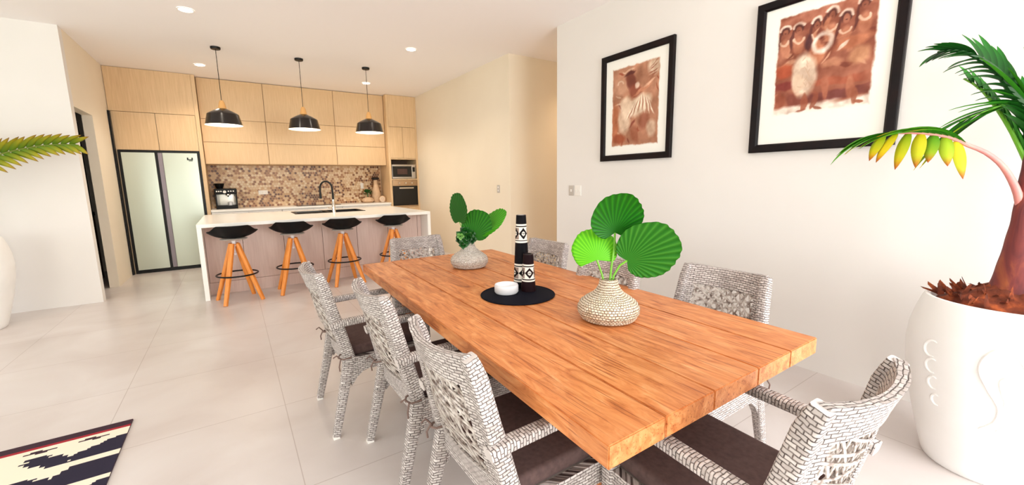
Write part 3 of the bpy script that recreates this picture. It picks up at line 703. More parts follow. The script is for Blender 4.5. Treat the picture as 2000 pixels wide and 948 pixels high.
ops1 += [('e', .20, .74, .16, .13, .3, (190, 140, 112), .5), ('a', .2, .78, .06, .05, 0, (214, 180, 155), .8),
         ('e', .42, .80, .10, .16, .25, (112, 50, 36), .4), ('e', .40, .89, .12, .03, .2, (86, 34, 26), .4), ('e', .38, .93, .11, .018, .2, (215, 175, 150), .4),
         ('e', .52, .66, .14, .10, -.4, (140, 70, 48), .4), ('e', .66, .67, .20, .028, .35, (196, 130, 98), .4), ('e', .80, .73, .12, .02, .4, (215, 165, 135), .4),
         ('e', .55, .73, .05, .05, 0, (232, 205, 185), .5), ('e', .60, .49, .26, .16, .35, (226, 205, 180), .4), ('e', .32, .52, .13, .14, .2, (222, 196, 170), .4),
         ('e', .28, .32, .13, .22, 0, (225, 200, 175), .5), ('e', .08, .30, .07, .34, 0, (172, 98, 62), .6), ('e', .18, .10, .14, .08, 0, (150, 70, 38), .5),
         ('e', .70, .30, .10, .16, -.4, (146, 84, 60), .5), ('e', .52, .15, .08, .16, .3, (150, 86, 60), .5), ('e', .85, .20, .09, .14, 0, (205, 175, 150), .5), ('e', .88, .90, .12, .12, .5, (214, 190, 165), .6)]
for k in range(14): ops1.append(('e', .42+.035*k, .50-.004*abs(k-7)**1.5, .012, .13, (k-7)*.10, (166, 112, 86) if k % 2 else (238, 222, 200), .6))
for k in range(10): ops1.append(('e', .85+.02*rp.random(), .8+.15*rp.random(), .09, .006, rp.uniform(.3, 1.2), (150, 90, 66), .6))
ops2 = []
for k in range(34):
    ops2.append(('e', rp.random(), .08+.85*rp.random(), .03+.06*rp.random(), .01+.03*rp.random(), rp.uniform(-1, 1), rp.choice([(120, 56, 40), (186, 120, 92), (146, 76, 54), (205, 150, 120)]), .5))
ops2 += [('e', .5, .93, .6, .06, 0, (176, 108, 84), .6)]
for (x, y) in ((.09, .84), (.24, .85), (.42, .85), (.57, .90), (.70, .84), (.87, .91)):
    ops2 += [('e', x, y-.17, .062, .10, 0, (192, 124, 94), .4), ('e', x-.07, y-.10, .016, .13, -.15, (92, 42, 34), .5), ('e', x, y, .050, .055, 0, (74, 32, 26), .3), ('e', x, y-.02, .032, .042, 0, (158, 92, 68), .3), ('e', x, y-.025, .012, .006, 0, (90, 40, 32), .5),
             ('a', x, y+.005, .056, .05, rp.uniform(-.3, .3), (238, 214, 196), 1.2), ('a', x, y-.10, .05, -.05, 0, (226, 190, 164), .8)]
ops2 += [('e', .78, .60, .18, .06, .2, (196, 122, 88), .5), ('e', .85, .47, .10, .10, 0, (206, 150, 112), .5), ('e', .60, .45, .10, .05, 0, (196, 134, 104), .5), ('e', .70, .58, .07, .018, .6, (236, 214, 196), .5),
         ('e', .10, .45, .10, .08, 0, (176, 78, 46), .5), ('e', .12, .30, .14, .05, 0, (122, 42, 36), .5), ('r', .62, .14, .34, .05, .05, (110, 50, 44), .5), ('r', .62, .27, .3, .04, 0, (160, 80, 54), .5),
         ('e', .08, .14, .06, .12, 0, (150, 78, 54), .5), ('e', .22, .14, .06, .10, .4, (120, 56, 42), .5), ('e', .80, .18, .04, .16, .1, (178, 108, 80), .4), ('e', .90, .08, .06, .018, -.2, (160, 90, 66), .4), ('e', .55, .22, .035, .14, .1, (166, 94, 68), .4),
         ('e', .36, .66, .04, .12, .3, (70, 28, 30), .5), ('e', .43, .55, .09, .13, -.25, (190, 118, 84), .35), ('e', .50, .78, .025, .12, -.5, (196, 126, 94), .4), ('e', .47, .74, .045, .06, 0, (120, 58, 44), .4),
         ('o', .50, .66, .085, .10, -.3, (240, 226, 212), 1.2), ('e', .33, .38, .135, .25, .08, (238, 222, 200), .3), ('e', .27, .30, .07, .10, 0, (226, 196, 170), .4),
         ('r', .30, .02, .36, .075, .04, (238, 226, 212), .5), ('r', .80, .03, .30, .06, .10, (238, 226, 212), .5),
         ('e', .35, .10, .032, .10, 0, (158, 86, 60), .3), ('e', .45, .11, .030, .10, -.2, (150, 80, 56), .3), ('e', .33, .02, .05, .018, .2, (140, 72, 50), .3), ('e', .50, .04, .05, .018, -.3, (140, 72, 50), .3), ('e', .84, .10, .03, .09, .1, (160, 92, 66), .3), ('e', .89, .05, .05, .016, -.2, (150, 84, 60), .3)]
for k in range(16): ops2.append(('e', .25+.18*rp.random(), .22+.32*rp.random(), .03, .006, rp.uniform(-1.5, 1.5), (206, 172, 146), .6))
def framed(label, y0, y1, z0, z1, pr, img):
    """y0 = image-left (larger y). The picture hangs on the wall x = 3.24"""
    yc = (y0+y1)/2; zc = (z0+z1)/2; t = thing('framed_print', label, 'picture', (3.24, yc, zc), group='framed sepia prints on the white wall')
    a, b = abs(y0-y1)/2, (z1-z0)/2; fw = .056
    mb = MB()
    prof = [(-.002, 0), (-.030, 0), (-.034, .006), (-.032, .045), (-.022, fw), (-.002, fw)]   # x, inset
    vs = []; fs = []
    for (sy, sz) in ((-1, -1), (1, -1), (1, 1), (-1, 1)):
        for (px, ins) in prof: vs.append((px, sy*(a-ins), sz*(b-ins)))
    n = len(prof)
    for c in range(4):
        for k in range(n): fs.append((c*n+k, ((c+1) % 4)*n+k, ((c+1) % 4)*n+(k+1) % n, c*n+(k+1) % n))
    mb.add(vs, fs, M['frame']); mb.build('frame', parent=t)
    mb = MB(); mb.box((-.012, -a+fw-.002, -b+fw-.002), (-.003, a-fw+.002, b-fw+.002), M['matb']); mb.build('mat_board', parent=t)
    Hh, Ww = img.shape[:2]; py0, py1, pz0, pz1 = pr
    lin = np.where(img/255 <= .04045, img/255/12.92, ((img/255+.055)/1.055)**2.4)
    vs = []; cols = []
    for j in range(Hh):
        for i in range(Ww):
            vs.append((-.0126, py0+(py1-py0)*i/(Ww-1)-yc, pz0+(pz1-pz0)*j/(Hh-1)-zc)); cols.append(tuple(lin[j, i]))
    fs = [(j*Ww+i, j*Ww+i+1, (j+1)*Ww+i+1, (j+1)*Ww+i) for j in range(Hh-1) for i in range(Ww-1)]
    mb = MB(); mb.add(vs, fs, M['attrm'], cols=cols); mb.build('print', parent=t, recalc=False)
framed('smaller looking framed sepia print of a dancer in a grass skirt, nearer the corridor', 3.105, 2.275, 1.525, 2.543, (2.97, 2.415, 1.655, 2.41), paint(120, 165, (178, 124, 96), ops1, 1))
framed('large framed sepia print of a crowd around a white skirted dancer, next to the palm', 1.607, .787, 1.52, 2.538, (1.47, .92, 1.765, 2.42), paint(150, 175, (152, 88, 66), ops2, 2))

# ------------------------------------------------------------------ rug
def rug():
    y1, x1 = 3.082, -.60; W_, L_ = 1.70, 2.4
    dz = .012; nx, ny = int(W_/.011), int(L_/dz)
    navy, maroon, red, cream = mat('navy_wool', (26, 18, 46), .95), mat('aubergine_wool', (52, 24, 40), .95), mat('red_wool', (158, 24, 40), .95), mat('cream_wool', (240, 230, 210), .95)
    def pat(a, b):
        """a = distance from the right edge, b = distance from the far edge"""
        if b < .060: return maroon
        if b < .082: return red
        def row(bb): return round(bb/.024)*.024
        # dashes
        if .105 < b < .145:
            ph = (a-.04) % .20
            hw = .022 if abs(b-.125) > .008 else .06
            return maroon if abs(ph-.10+ (b-.125)*1.0) < hw else cream
        b0 = b-.165
        if b0 < 0: return cream
        per = .205; k = int(b0//per); c = b0-k*per
        if c < .165:
            # stepped navy triangles joined along the edge
            st = math.floor(c/.012)
            if k % 2 == 0:
                reach = .035+.022*st if c < .10 else .235-(st-8)*.016
            else: reach = .16+.012*st if c < .10 else .27-(st-8)*.016
            if a < reach+ (.0 if st % 2 else .012): return navy
            aa = (a-.21) % .30
            z = abs(((aa+c*.9) % .30)-.15)
            s2 = .050-.012*(st % 2)+(.03 if .05 < c < .11 else 0)
            return navy if z < s2 and .02 < c else cream
        return cream if a < 9 and c < .19 else cream
    mats = [navy, maroon, red, cream]; mb = MB()
    for m_ in mats: mb.slot(m_)
    for i in range(nx+1):
        for j in range(ny+1): mb.v.append((x1-W_*i/nx, y1-L_*j/ny, .009)); mb.c.append((0, 0, 0))
    for i in range(nx):
        for j in range(ny):
            mb.f.append((i*(ny+1)+j, (i+1)*(ny+1)+j, (i+1)*(ny+1)+j+1, i*(ny+1)+j+1))
            mb.mi.append(mats.index(pat(W_*(i+.5)/nx, L_*(j+.5)/ny))); mb.uv.append(None)
    mb.box((x1-W_, y1-L_, .001), (x1, y1, .0088), maroon)
    o = mb.build('patterned_rug', origin=(x1-W_/2, y1-L_/2, 0)); tag(o, 'navy and cream ikat rug with red border line on the tiles at lower left', 'rug')
rug()

# ------------------------------------------------------------------ dining table
TZ, TH = .75, .062
FL, FR, NL, NR = (.749, 3.085), (1.852, 3.07), (.652, .588), (1.762, .583)
def tp(s, r):   # s across 0..1, r along 0 near ..1 far
    n_ = Vector(NL)*(1-s)+Vector(NR)*s; f_ = Vector(FL)*(1-s)+Vector(FR)*s; return n_*(1-r)+f_*r
TC = Vector((1.25, 1.83, 0))
table = thing('dining_table', 'long solid teak dining table of five thick planks with orange grain', 'dining table', tuple(TC))
cuts = [0, .187, .386, .609, .808, 1]
for i in range(5):
    a, b = cuts[i], cuts[i+1]; g = .0016
    bm = bmesh.new(); q_ = [tp(a+(g if i else 0), 0), tp(b-(g if i < 4 else 0), 0), tp(b-(g if i < 4 else 0), 1), tp(a+(g if i else 0), 1)]
    lo_ = [bm.verts.new((p.x-TC.x, p.y-TC.y, TZ-TH)) for p in q_]; hi = [bm.verts.new((p.x-TC.x, p.y-TC.y, TZ)) for p in q_]
    bm.faces.new(lo_[::-1]); bm.faces.new(hi)
    for k in range(4): bm.faces.new((lo_[k], lo_[(k+1) % 4], hi[(k+1) % 4], hi[k]))
    bmesh.ops.bevel(bm, geom=bm.edges[:], offset=.0028, segments=2, affect='EDGES')
    bm.verts.index_update(); mb = MB(); mb.add([v.co[:] for v in bm.verts], [[v.index for v in f.verts] for f in bm.faces], M['teak'], cols=[(i*1.7, i*3.1, i*.4)]*len(bm.verts)); bm.free()
    mb.build('plank', parent=table, smooth=True, angle=30)
def trestle(y):
    for x in (.95, 1.50):
        mb = MB(); mb.box((x-.05-TC.x, y-.05-TC.y, 0), (x+.05-TC.x, y+.05-TC.y, .60), M['teak'], .004); mb.build('leg', parent=table, smooth=True)
    mb = MB(); mb.box((.88-TC.x, y-.05-TC.y, .60), (1.60-TC.x, y+.05-TC.y, TZ-TH), M['teak'], .004); mb.build('cross_beam', parent=table, smooth=True)
trestle(.98); trestle(2.68)
mb = MB(); mb.box((1.19-TC.x, 1.03-TC.y, .60), (1.29-TC.x, 2.63-TC.y, TZ-TH), M['teak'], .004); mb.build('long_beam', parent=table, smooth=True)

# ------------------------------------------------------------------ rattan chairs (front towards local +x)
def xb(z): return -.18-.10*(z-.43)/.44 - (.010*((z-.74)/.13)**2 if z > .74 else 0)
def back_pt(s, z):
    k = min(1, max(0, (z-.30)/.3))
    return Vector((xb(z)-.048*(1-s*s)*k+(0.0), s*(.235-.038*max(0, z-.45)/.43), z + (.012*(s*s) if z > .8 else 0)))
def make_chair():
    t = thing('rattan_chair', '', 'dining chair', (0, 0, 0), 0, 'rattan armchairs around the dining table')
    R_ = M['rattan']
    mb = MB()
    for sg in (-1, 1):
        mb.sweep([tuple(back_pt(sg, z)) for z in (.40, .45, .52, .6, .68, .75, .81, .85, .873)], [(.058, .046)]*4+[(.052, .044)]*3+[(.046, .042), (.04, .04)], R_, rnd=.4)
    us = [-1+2*i/24 for i in range(25)]; vz = [.335+.545*i/24 for i in range(25)]
    mb.slab(back_pt, us, vz, R_, keep=lambda u, v: not (abs(u) < .76 and .500 < v < .800), thick=.026)
    mb.build('back_frame', parent=t, smooth=True, angle=50)
    # openwork panel: three directions of flat strips
    mb = MB(); rnd = random.Random(2)
    u0, u1, z0, z1 = -.78, .78, .490, .812
    def strip(p, q_, lift):
        n = 10; w2 = .0040; L_ = []
        du = (q_[0]-p[0])*.225; dzz = q_[1]-p[1]; ln = math.hypot(du, dzz)
        if ln < .02: return
        nu, nz_ = -dzz/ln, du/ln
        vs = []
        for k in range(n+1):
            f = k/n; uu = p[0]+(q_[0]-p[0])*f; zz = p[1]+(q_[1]-p[1])*f
            lf = lift+.0035*math.sin(f*ln*180+lift*900)
            for sg in (-1, 1):
                pp = back_pt(uu+sg*nu*w2/.225, zz+sg*nz_*w2); vs.append(pp+Vector((lf-.0015, 0, 0))); vs.append(pp+Vector((lf+.0015, 0, 0)))
        fs = []
        for k in range(n):
            b = 4*k; fs += [(b, b+2, b+6, b+4), (b+1, b+5, b+7, b+3), (b, b+4, b+5, b+1), (b+2, b+3, b+7, b+6)]
        mb.add(vs, fs, M['lattice'])
    def clipline(cx_, cz_, ang):
        dx, dz_ = math.cos(ang)/.225, math.sin(ang); t0, t1 = -9, 9
        for (c, d, lo, hi) in ((cx_, dx, u0, u1), (cz_, dz_, z0, z1)):
            if abs(d) < 1e-6:
                if not lo <= c <= hi: return None
                continue
            a, b = (lo-c)/d, (hi-c)/d
            if a > b: a, b = b, a
            t0, t1 = max(t0, a), min(t1, b)
        if t1 <= t0: return None
        return (cx_+dx*t0, cz_+dz_*t0), (cx_+dx*t1, cz_+dz_*t1)
    sp = .0310
    for di, ang in enumerate((math.radians(14), math.radians(59), math.radians(104), math.radians(149))):
        for k in range(-22, 23):
            off_ = (k+.35*di)*sp+rnd.uniform(-.003, .003)
            c = clipline(-math.sin(ang)*off_/.225, .65+math.cos(ang)*off_, ang+rnd.uniform(-.13, .13))
            if c: strip(c[0], c[1], (di-1.5)*.003)
    mb.build('lattice_panel', parent=t)
    # rear legs, front legs that run up into the arms
    for sg in (-1, 1):
        mb = MB(); mb.sweep([(-.275, sg*.245, .012), (-.24, sg*.241, .16), (-.20, sg*.237, .33), (-.182, sg*.235, .42)], [(.036, .036), (.042, .042), (.052, .046), (.056, .046)], R_, rnd=.35)
        o = mb.build('leg', parent=t, smooth=True)
        mb = MB(); mb.box((-.292, sg*.245-.016, 0), (-.26, sg*.245+.016, .014), M['plate']); mb.build('foot_cap', parent=o)
        mb = MB(); mb.sweep([(.262, sg*.238, .012), (.258, sg*.238, .2), (.254, sg*.238, .42), (.250, sg*.238, .55), (.246, sg*.238, .628)], [(.036, .036), (.042, .042), (.046, .046), (.044, .046), (.042, .046)], R_, rnd=.35)
        o = mb.build('leg', parent=t, smooth=True)
        mb = MB(); mb.box((.246, sg*.238-.016, 0), (.278, sg*.238+.016, .014), M['plate']); mb.build('foot_cap', parent=o)
        mb = MB(); mb.sweep([(-.262, sg*.238, .612), (-.2, sg*.242, .624), (-.05, sg*.244, .628), (.15, sg*.242, .630), (.222, sg*.238, .629), (.262, sg*.238, .612)], [(.036, .046), (.036, .046), (.034, .046), (.034, .046), (.036, .046), (.034, .046)], R_, rnd=.45)
        mb.build('armrest', parent=t, smooth=True)
    # seat frame with arched rails
    mb = MB()
    def arch(a, b, n=14):
        top = [(a, .425), (b, .425)]; bot = []
        for k in range(n+1):
            f = k/n; x = b+(a-b)*f; e_ = min(f, 1-f)*abs(b-a)
            bot.append((x, .345-.075*max(0, 1-e_/.09)**2))
        return top+bot
    for sg in (-1, 1): mb.prism(arch(-.18, .245), sg*.238-.015, sg*.238+.015, R_, 'y')
    pts = arch(-.225, .225)
    mb.prism(pts, .238, .268, R_, 'x')
    mb.prism([(-.215, .425), (.215, .425), (.215, .345), (-.215, .345)], -.19, -.16, R_, 'x')
    mb.box((-.16, -.222, .405), (.238, .222, .42), R_)
    mb.build('seat_frame', parent=t, smooth=True, angle=30)
    mb = MB(); mb.box((-.185, -.222, .422), (.275, .222, .478), M['cush'], .018); o = mb.build('cushion', parent=t, smooth=True)
    for sg in (-1, 1):
        mb = MB(); mb.tube([(-.19, sg*.20, .445), (-.222, sg*.21, .44), (-.232, sg*.235, .435), (-.215, sg*.262, .432), (-.175, sg*.262, .434), (-.16, sg*.215, .44)], .0045, M['tie'], 6)
        mb.tube([(-.225, sg*.255, .436), (-.245, sg*.262, .46), (-.262, sg*.258, .45)], .004, M['tie'], 5); mb.tube([(-.225, sg*.255, .436), (-.238, sg*.27, .40), (-.236, sg*.268, .375)], .004, M['tie'], 5)
        mb.build('tie_ribbon', parent=t, smooth=True)
    return t
ch = make_chair()
# (x, y of the chair's middle, heading, label)
chairs = [
 (.615, 2.455, 0, 'rattan armchair on the left side of the table, farthest from the camera'),
 (.755, 1.83, 0, 'rattan armchair on the left side of the table, middle of the three'),
 (.770, 1.125, 0, 'rattan armchair on the left side of the table, large in the foreground'),
 (1.165, .572, PI/2-.055, 'rattan armchair at the near end of the table, its back to the lower right'),
 (1.73, 1.085, PI, 'rattan armchair by the picture wall, nearest the big white planter'),
 (1.53, 1.665, PI, 'rattan armchair by the picture wall, behind the large fan leaves'),
 (1.665, 2.41, PI, 'rattan armchair by the picture wall, behind the dark candle holders'),
 (1.25, 3.02, -PI/2, 'rattan armchair at the far end of the table, in front of the island')]
for i, (x, y, rz, lb) in enumerate(chairs):
    if i == 0: ch.location = (x, y, 0); ch['label'] = lb
    else: dup(ch, (x, y, 0), rz, lb)

# ------------------------------------------------------------------ things on the table
CR = Vector((.828, -.561, 0)); CUp = Vector((0, 0, 1)); CN = Vector((-.561, -.828, 0))   # CN faces the room
def basket(name_mat, sc):
    mb = MB()
    prof0 = [(0, 0), (.092, 0), (.114, .010), (.129, .034), (.131, .056), (.121, .078), (.096, .098), (.070, .114), (.052, .132), (.042, .152), (.038, .172), (.038, .178), (.032, .178), (.031, .14), (.0, .10)]
    prof = []
    for i in range(len(prof0)-1):
        (a, b), (c, d) = prof0[i], prof0[i+1]; n = max(1, int(math.hypot(c-a, d-b)/.0042))
        for k in range(n): f = k/n; prof.append((a+(c-a)*f, b+(d-b)*f))
    prof.append(prof0[-1]); L_ = 0; out = []
    for i, (r, z) in enumerate(prof):
        if i: L_ += math.dist(prof[i], prof[i-1])
        wv = .0016*math.cos(2*PI*L_/.0115) if r > .03 and z > .003 else 0
        out.append((max(0, r+wv)*sc, z*sc))
    mb.lathe(out, name_mat, 64); return mb
def fan_leaf(mb, base, up, side, L_, a_=.45, amax=112, pleats=24, pl=.0012, curl=.0, col0=(40, 130, 20), col1=(90, 190, 40), fold=0, wf=1):
    """ribbed round leaf; up = direction of its middle rib, side = sideways in its plane"""
    up = Vector(up).normalized(); side = (Vector(side)-up*Vector(side).dot(up)).normalized(); nn = side.cross(up)
    N = pleats*4; K = 9; vs = []; cols = []; th_ = .0012
    for sg in (0, 1):
        for k in range(K+1):
            f = k/K
            for j in range(N+1):
                th = math.radians(-amax+2*amax*j/N)
                R_ = L_*(a_+(1-a_)*math.cos(th))*(1+.007*math.cos(pleats*2*PI*j/N))*(1+.012*math.sin(j*.37)+.006*math.sin(j*1.3))
                tri = abs(((j/N*pleats) % 1)-.5)*4-1
                x_ = math.sin(th)*R_*f*wf; y_ = math.cos(th)*R_*f
                z_ = pl*tri*f*(.35+.65*f)*L_/.15 + curl*(x_*x_+y_*y_)/L_ + fold*abs(x_)
                vs.append(Vector(base)+side*x_+up*y_+nn*(z_+(th_ if sg else 0)))
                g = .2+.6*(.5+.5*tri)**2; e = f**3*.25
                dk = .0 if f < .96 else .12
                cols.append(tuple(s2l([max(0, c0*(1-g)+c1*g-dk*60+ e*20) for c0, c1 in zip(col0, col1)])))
    b1 = (K+1)*(N+1); fs = []
    for k in range(K):
        for j in range(N):
            f4 = (k*(N+1)+j, k*(N+1)+j+1, (k+1)*(N+1)+j+1, (k+1)*(N+1)+j); fs.append(f4); fs.append(tuple(b1+i for i in f4[::-1]))
    for j in range(N): fs.append((K*(N+1)+j, K*(N+1)+j+1, b1+K*(N+1)+j+1, b1+K*(N+1)+j))
    mb.add(vs, fs, M['leafattr'], cols=cols)
V = Vector
# near vase
V2 = V((1.295, 1.19, TZ+.001))
t = thing('basket_vase', 'larger looking woven seagrass vase holding three round fan leaves, near end of the table', 'vase', tuple(V2))
basket(M['basket'], 1.0).build('basket', parent=t, smooth=True, angle=80)
def wl(x, y, z): return V((x, y, z))-V2
def leafpart(t, stempts, r, args):
    mb = MB(); mb.tube(stempts, r, M['stem'], 8); o = mb.build('leaf_stem', parent=t, smooth=True)
    mb = MB(); fan_leaf(mb, stempts[-1], **args); mb.build('fan_leaf', parent=o, smooth=True, angle=80, recalc=False)
def W2(px, z): # point in the plane through the vase facing the room: px metres to the right of the vase axis
    return CR*px+V((0, 0, z-V2.z))
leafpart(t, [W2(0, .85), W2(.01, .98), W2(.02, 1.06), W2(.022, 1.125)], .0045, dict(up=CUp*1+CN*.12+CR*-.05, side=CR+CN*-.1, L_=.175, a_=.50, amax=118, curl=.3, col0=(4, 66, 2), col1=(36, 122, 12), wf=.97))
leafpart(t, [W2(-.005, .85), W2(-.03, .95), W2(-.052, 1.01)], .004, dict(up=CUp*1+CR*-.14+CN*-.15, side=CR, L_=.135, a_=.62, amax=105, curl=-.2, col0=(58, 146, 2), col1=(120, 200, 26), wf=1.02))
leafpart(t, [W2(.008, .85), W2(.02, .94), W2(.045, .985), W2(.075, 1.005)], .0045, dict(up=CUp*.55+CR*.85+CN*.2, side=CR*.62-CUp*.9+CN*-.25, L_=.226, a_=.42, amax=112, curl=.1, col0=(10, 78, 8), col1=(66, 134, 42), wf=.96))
# far vase
V1 = V((1.335, 2.52, TZ+.001))
t = thing('basket_vase', 'whitish woven seagrass vase with three fan leaves and a succulent, far end of the table', 'vase', tuple(V1))
basket(M['basketw'], 1.0).build('basket', parent=t, smooth=True, angle=80)
def W1(px, z, n_=0): return CR*px+CN*n_+V((0, 0, z-V1.z))
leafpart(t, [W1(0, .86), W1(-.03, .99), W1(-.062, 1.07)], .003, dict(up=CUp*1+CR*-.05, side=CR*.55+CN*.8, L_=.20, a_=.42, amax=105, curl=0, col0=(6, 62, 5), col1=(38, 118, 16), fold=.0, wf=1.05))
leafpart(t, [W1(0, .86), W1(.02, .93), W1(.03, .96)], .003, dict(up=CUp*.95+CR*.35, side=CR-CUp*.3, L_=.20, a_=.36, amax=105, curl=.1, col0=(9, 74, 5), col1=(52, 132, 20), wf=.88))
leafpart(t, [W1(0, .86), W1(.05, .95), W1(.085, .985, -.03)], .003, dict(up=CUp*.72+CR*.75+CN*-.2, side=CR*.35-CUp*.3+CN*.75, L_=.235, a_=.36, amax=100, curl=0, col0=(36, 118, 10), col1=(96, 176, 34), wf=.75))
mb = MB(); rnd = random.Random(9)
def rosette(mb, c, r, n, m):
    for k in range(n):
        a = k*2.4; el = .15+1.2*(k/n); rr = r*(1-.35*k/n)
        d = (CR*math.cos(a)*math.cos(el)+CUp*math.sin(a)*math.cos(el)+CN*math.sin(el)).normalized()
        s_ = d.cross(CN).normalized()*rr*.42; p = c+d*rr*.15; tip = c+d*rr
        nn = s_.cross(d).normalized()*rr*.14
        mb.add([p, p+d*rr*.45+s_, tip, p+d*rr*.45-s_, p+d*rr*.5+nn, p+d*rr*.5-nn], [(0, 1, 4), (1, 2, 4), (2, 3, 4), (3, 0, 4), (1, 0, 5), (2, 1, 5), (3, 2, 5), (0, 3, 5)], m)
for (x, z, r, n_) in ((-.045, .975, .05, .03), (-.02, 1.0, .05, .01), (-.012, .945, .05, .03), (-.035, .915, .04, .03), (.012, .985, .045, .01), (.02, .95, .045, .02), (-.058, .945, .04, .01), (.0, .97, .05, .035)):
    rosette(mb, W1(x, z, n_), r, 14, M['succ'])
rosette(mb, W1(-.05, .975, .05), .032, 12, M['succl'])
mb.tube([W1(0, .86), W1(-.01, .95)], .008, M['succ'], 6)
mb.build('succulent', parent=t, smooth=True, angle=60)
# placemat tray
t = thing('round_placemat', 'round dark navy woven mat in the middle of the table', 'placemat', (1.20, 1.735, TZ+.0005))
mb = MB(); pr = [(0, 0), (.19, 0), (.193, .003)]; 
for k in range(40): r = .19*(1-k/40); pr.append((r, .005+.0008*math.cos(k*PI)))
pr.append((0, .005)); mb.lathe(pr, M['rubber'], 64); mb.build('mat_disc', parent=t, smooth=True, angle=60)
mb = MB(); mb.tube([(.1925*math.cos(a*PI/32), .1925*math.sin(a*PI/32), .004) for a in range(64)], .0034, M['rubber'], 8, closed=True); mb.build('rim', parent=t, smooth=True)
# candle holders
def candle(name, label, loc, h, r0, r1, bands, base):
    t = thing(name, label, 'candle holder', loc)
    N, K = 144, int(h/.0016); vs = []; cols = []; fs = []
    W_ = (242, 236, 226); G = (150, 132, 124)
    for k in range(K+1):
        z = h*k/K; r = r0+(r1-r0)*z/h
        for j in range(N):
            th = 2*PI*j/N; c = base
            for (za, zb) in bands:
                if za <= z <= zb:
                    f = (z-za)/(zb-za); c = base
                    if f < .09 or f > .91: c = W_
                    elif f < .15 or f > .85: c = base
                    elif f < .19 or f > .81: c = W_
                    else:
                        g = (f-.19)/.62; u = (th/(2*PI)*4) % 1   # four diamonds around
                        dd = abs(u-.5)*2+abs(g-.5)*2
                        c = W_ if dd < .50 else base if dd < .95 else ((G if (int(th/(2*PI)*4)) % 2 else W_) if dd > 1.12 or True else base)
                        if .50 <= dd < 1.02: c = base
                        if dd < .50 and (abs(u-.5) < .022 or abs(g-.5) < .03): c = base
            vs.append((r*math.cos(th), r*math.sin(th), z)); cols.append(s2l(c))
    for k in range(K):
        for j in range(N): fs.append((k*N+j, k*N+(j+1) % N, (k+1)*N+(j+1) % N, (k+1)*N+j))
    mb = MB(); mb.add(vs, fs, M['attr'], cols=cols); mb.build('body', parent=t, smooth=True, recalc=False)
    mb = MB(); mb.lathe([(r1, h), (r1*.98, h+.002), (r1*.7, h+.002), (r1*.66, h-.02), (0, h-.02)], mat('dark_turned_wood', base, .35), 32); mb.build('cup', parent=t, smooth=True)
    return t
c1 = candle('candle_holder', 'tall tapered black candle holder with two bands of white diamond inlay', (1.305, 1.845, TZ+.006), .402, .047, .027, [(.035, .135), (.252, .354)], (7, 5, 12))
c2 = candle('candle_holder', 'short tapered dark brown candle holder with one band of diamond inlay', (1.285, 1.755, TZ+.006), .200, .040, .027, [(.055, .148)], (26, 6, 12))
c1.rotation_euler = (0, 0, .55); c2.rotation_euler = (0, 0, .35)
mb = MB(); mb.lathe([(0, .383), (.02, .383), (.02, .4035), (0, .4035)], M['dish'], 20, c=(0, 0, 0)); o = mb.build('tealight', smooth=True, origin=(0, 0, .383)); o.location = (1.305, 1.845, TZ+.006+.383); tag(o, 'white tealight candle sunk in the top of the tall candle holder', 'candle')
mb = MB(); mb.lathe([(0, 0), (.058, 0), (.064, .008), (.064, .038), (.061, .046), (.055, .046), (.05, .02), (0, .012)], M['dish'], 40); o = mb.build('white_bowl', smooth=True); o.location = (1.165, 1.79, TZ+.0066); tag(o, 'small low white ceramic bowl on the dark round mat', 'bowl')

# ------------------------------------------------------------------ big white planters with palms
def planter_profile(sc):
    return [(r*sc, z*sc) for r, z in [(0, 0), (.185, 0), (.195, .01), (.225, .12), (.262, .28), (.290, .43), (.300, .55), (.294, .64), (.277, .72), (.260, .775), (.254, .79), (.244, .792), (.234, .785), (.238, .74), (.0, .735)]]
def pot_r(z):
    P_ = planter_profile(1)[1:11]
    for (r0, z0), (r1, z1) in zip(P_, P_[1:]):
        if z0 <= z <= z1: return r0+(r1-r0)*(z-z0)/max(1e-6, z1-z0)
    return .26
PX, PY = 2.78, .24
pl_ = thing('planter', 'big rounded white planter with raised relief, standing in the right foreground', 'planter', (PX, PY, 0), 0)
mb = MB(); pr = planter_profile(1); pf = []
for (a, b), (c, d) in zip(pr, pr[1:]):
    for k in range(4): pf.append((a+(c-a)*k/4, b+(d-b)*k/4))
pf.append(pr[-1]); mb.lathe(pf, M['pot'], 72); mb.build('pot', parent=pl_, smooth=True)
mb = MB()
def relief(pts, r=.006):
    P3 = []
    for th, z in pts: rr = pot_r(z)+.0005; P3.append((rr*math.cos(th), rr*math.sin(th), z))
    mb.tube(P3, [r*(.35+.65*math.sin(PI*min(1, max(0, k/(len(P3)-1))))**.5) for k in range(len(P3))], M['pot'], 8)
thc = math.atan2(-.24, -2.78)+.05    # side that faces the room
for k in range(4):
    z = .575-.078*k; th0 = thc-.72+.02*k*1.5
    relief([(th0+.11*(1-.12*k)*(math.cos(a)), z+.036*(1-.1*k)*math.sin(a)) for a in [PI*.35+PI*1.25*i/14 for i in range(15)]], .006)
sc_ = [(-.05, .36), (.03, .38), (.02, .42), (-.10, .46), (-.19, .52), (-.19, .585), (-.08, .63), (.08, .61), (.16, .555), (.12, .50), (.02, .48)]
def smooth_pts(P_, n=6):
    out = []
    for i in range(len(P_)-1):
        p0 = P_[max(0, i-1)]; p1 = P_[i]; p2 = P_[i+1]; p3 = P_[min(len(P_)-1, i+2)]
        for k in range(n):
            t_ = k/n; out.append(tuple(.5*((2*p1[c])+(-p0[c]+p2[c])*t_+(2*p0[c]-5*p1[c]+4*p2[c]-p3[c])*t_*t_+(-p0[c]+3*p1[c]-3*p2[c]+p3[c])*t_**3) for c in range(len(p1))))
    out.append(tuple(P_[-1])); return out
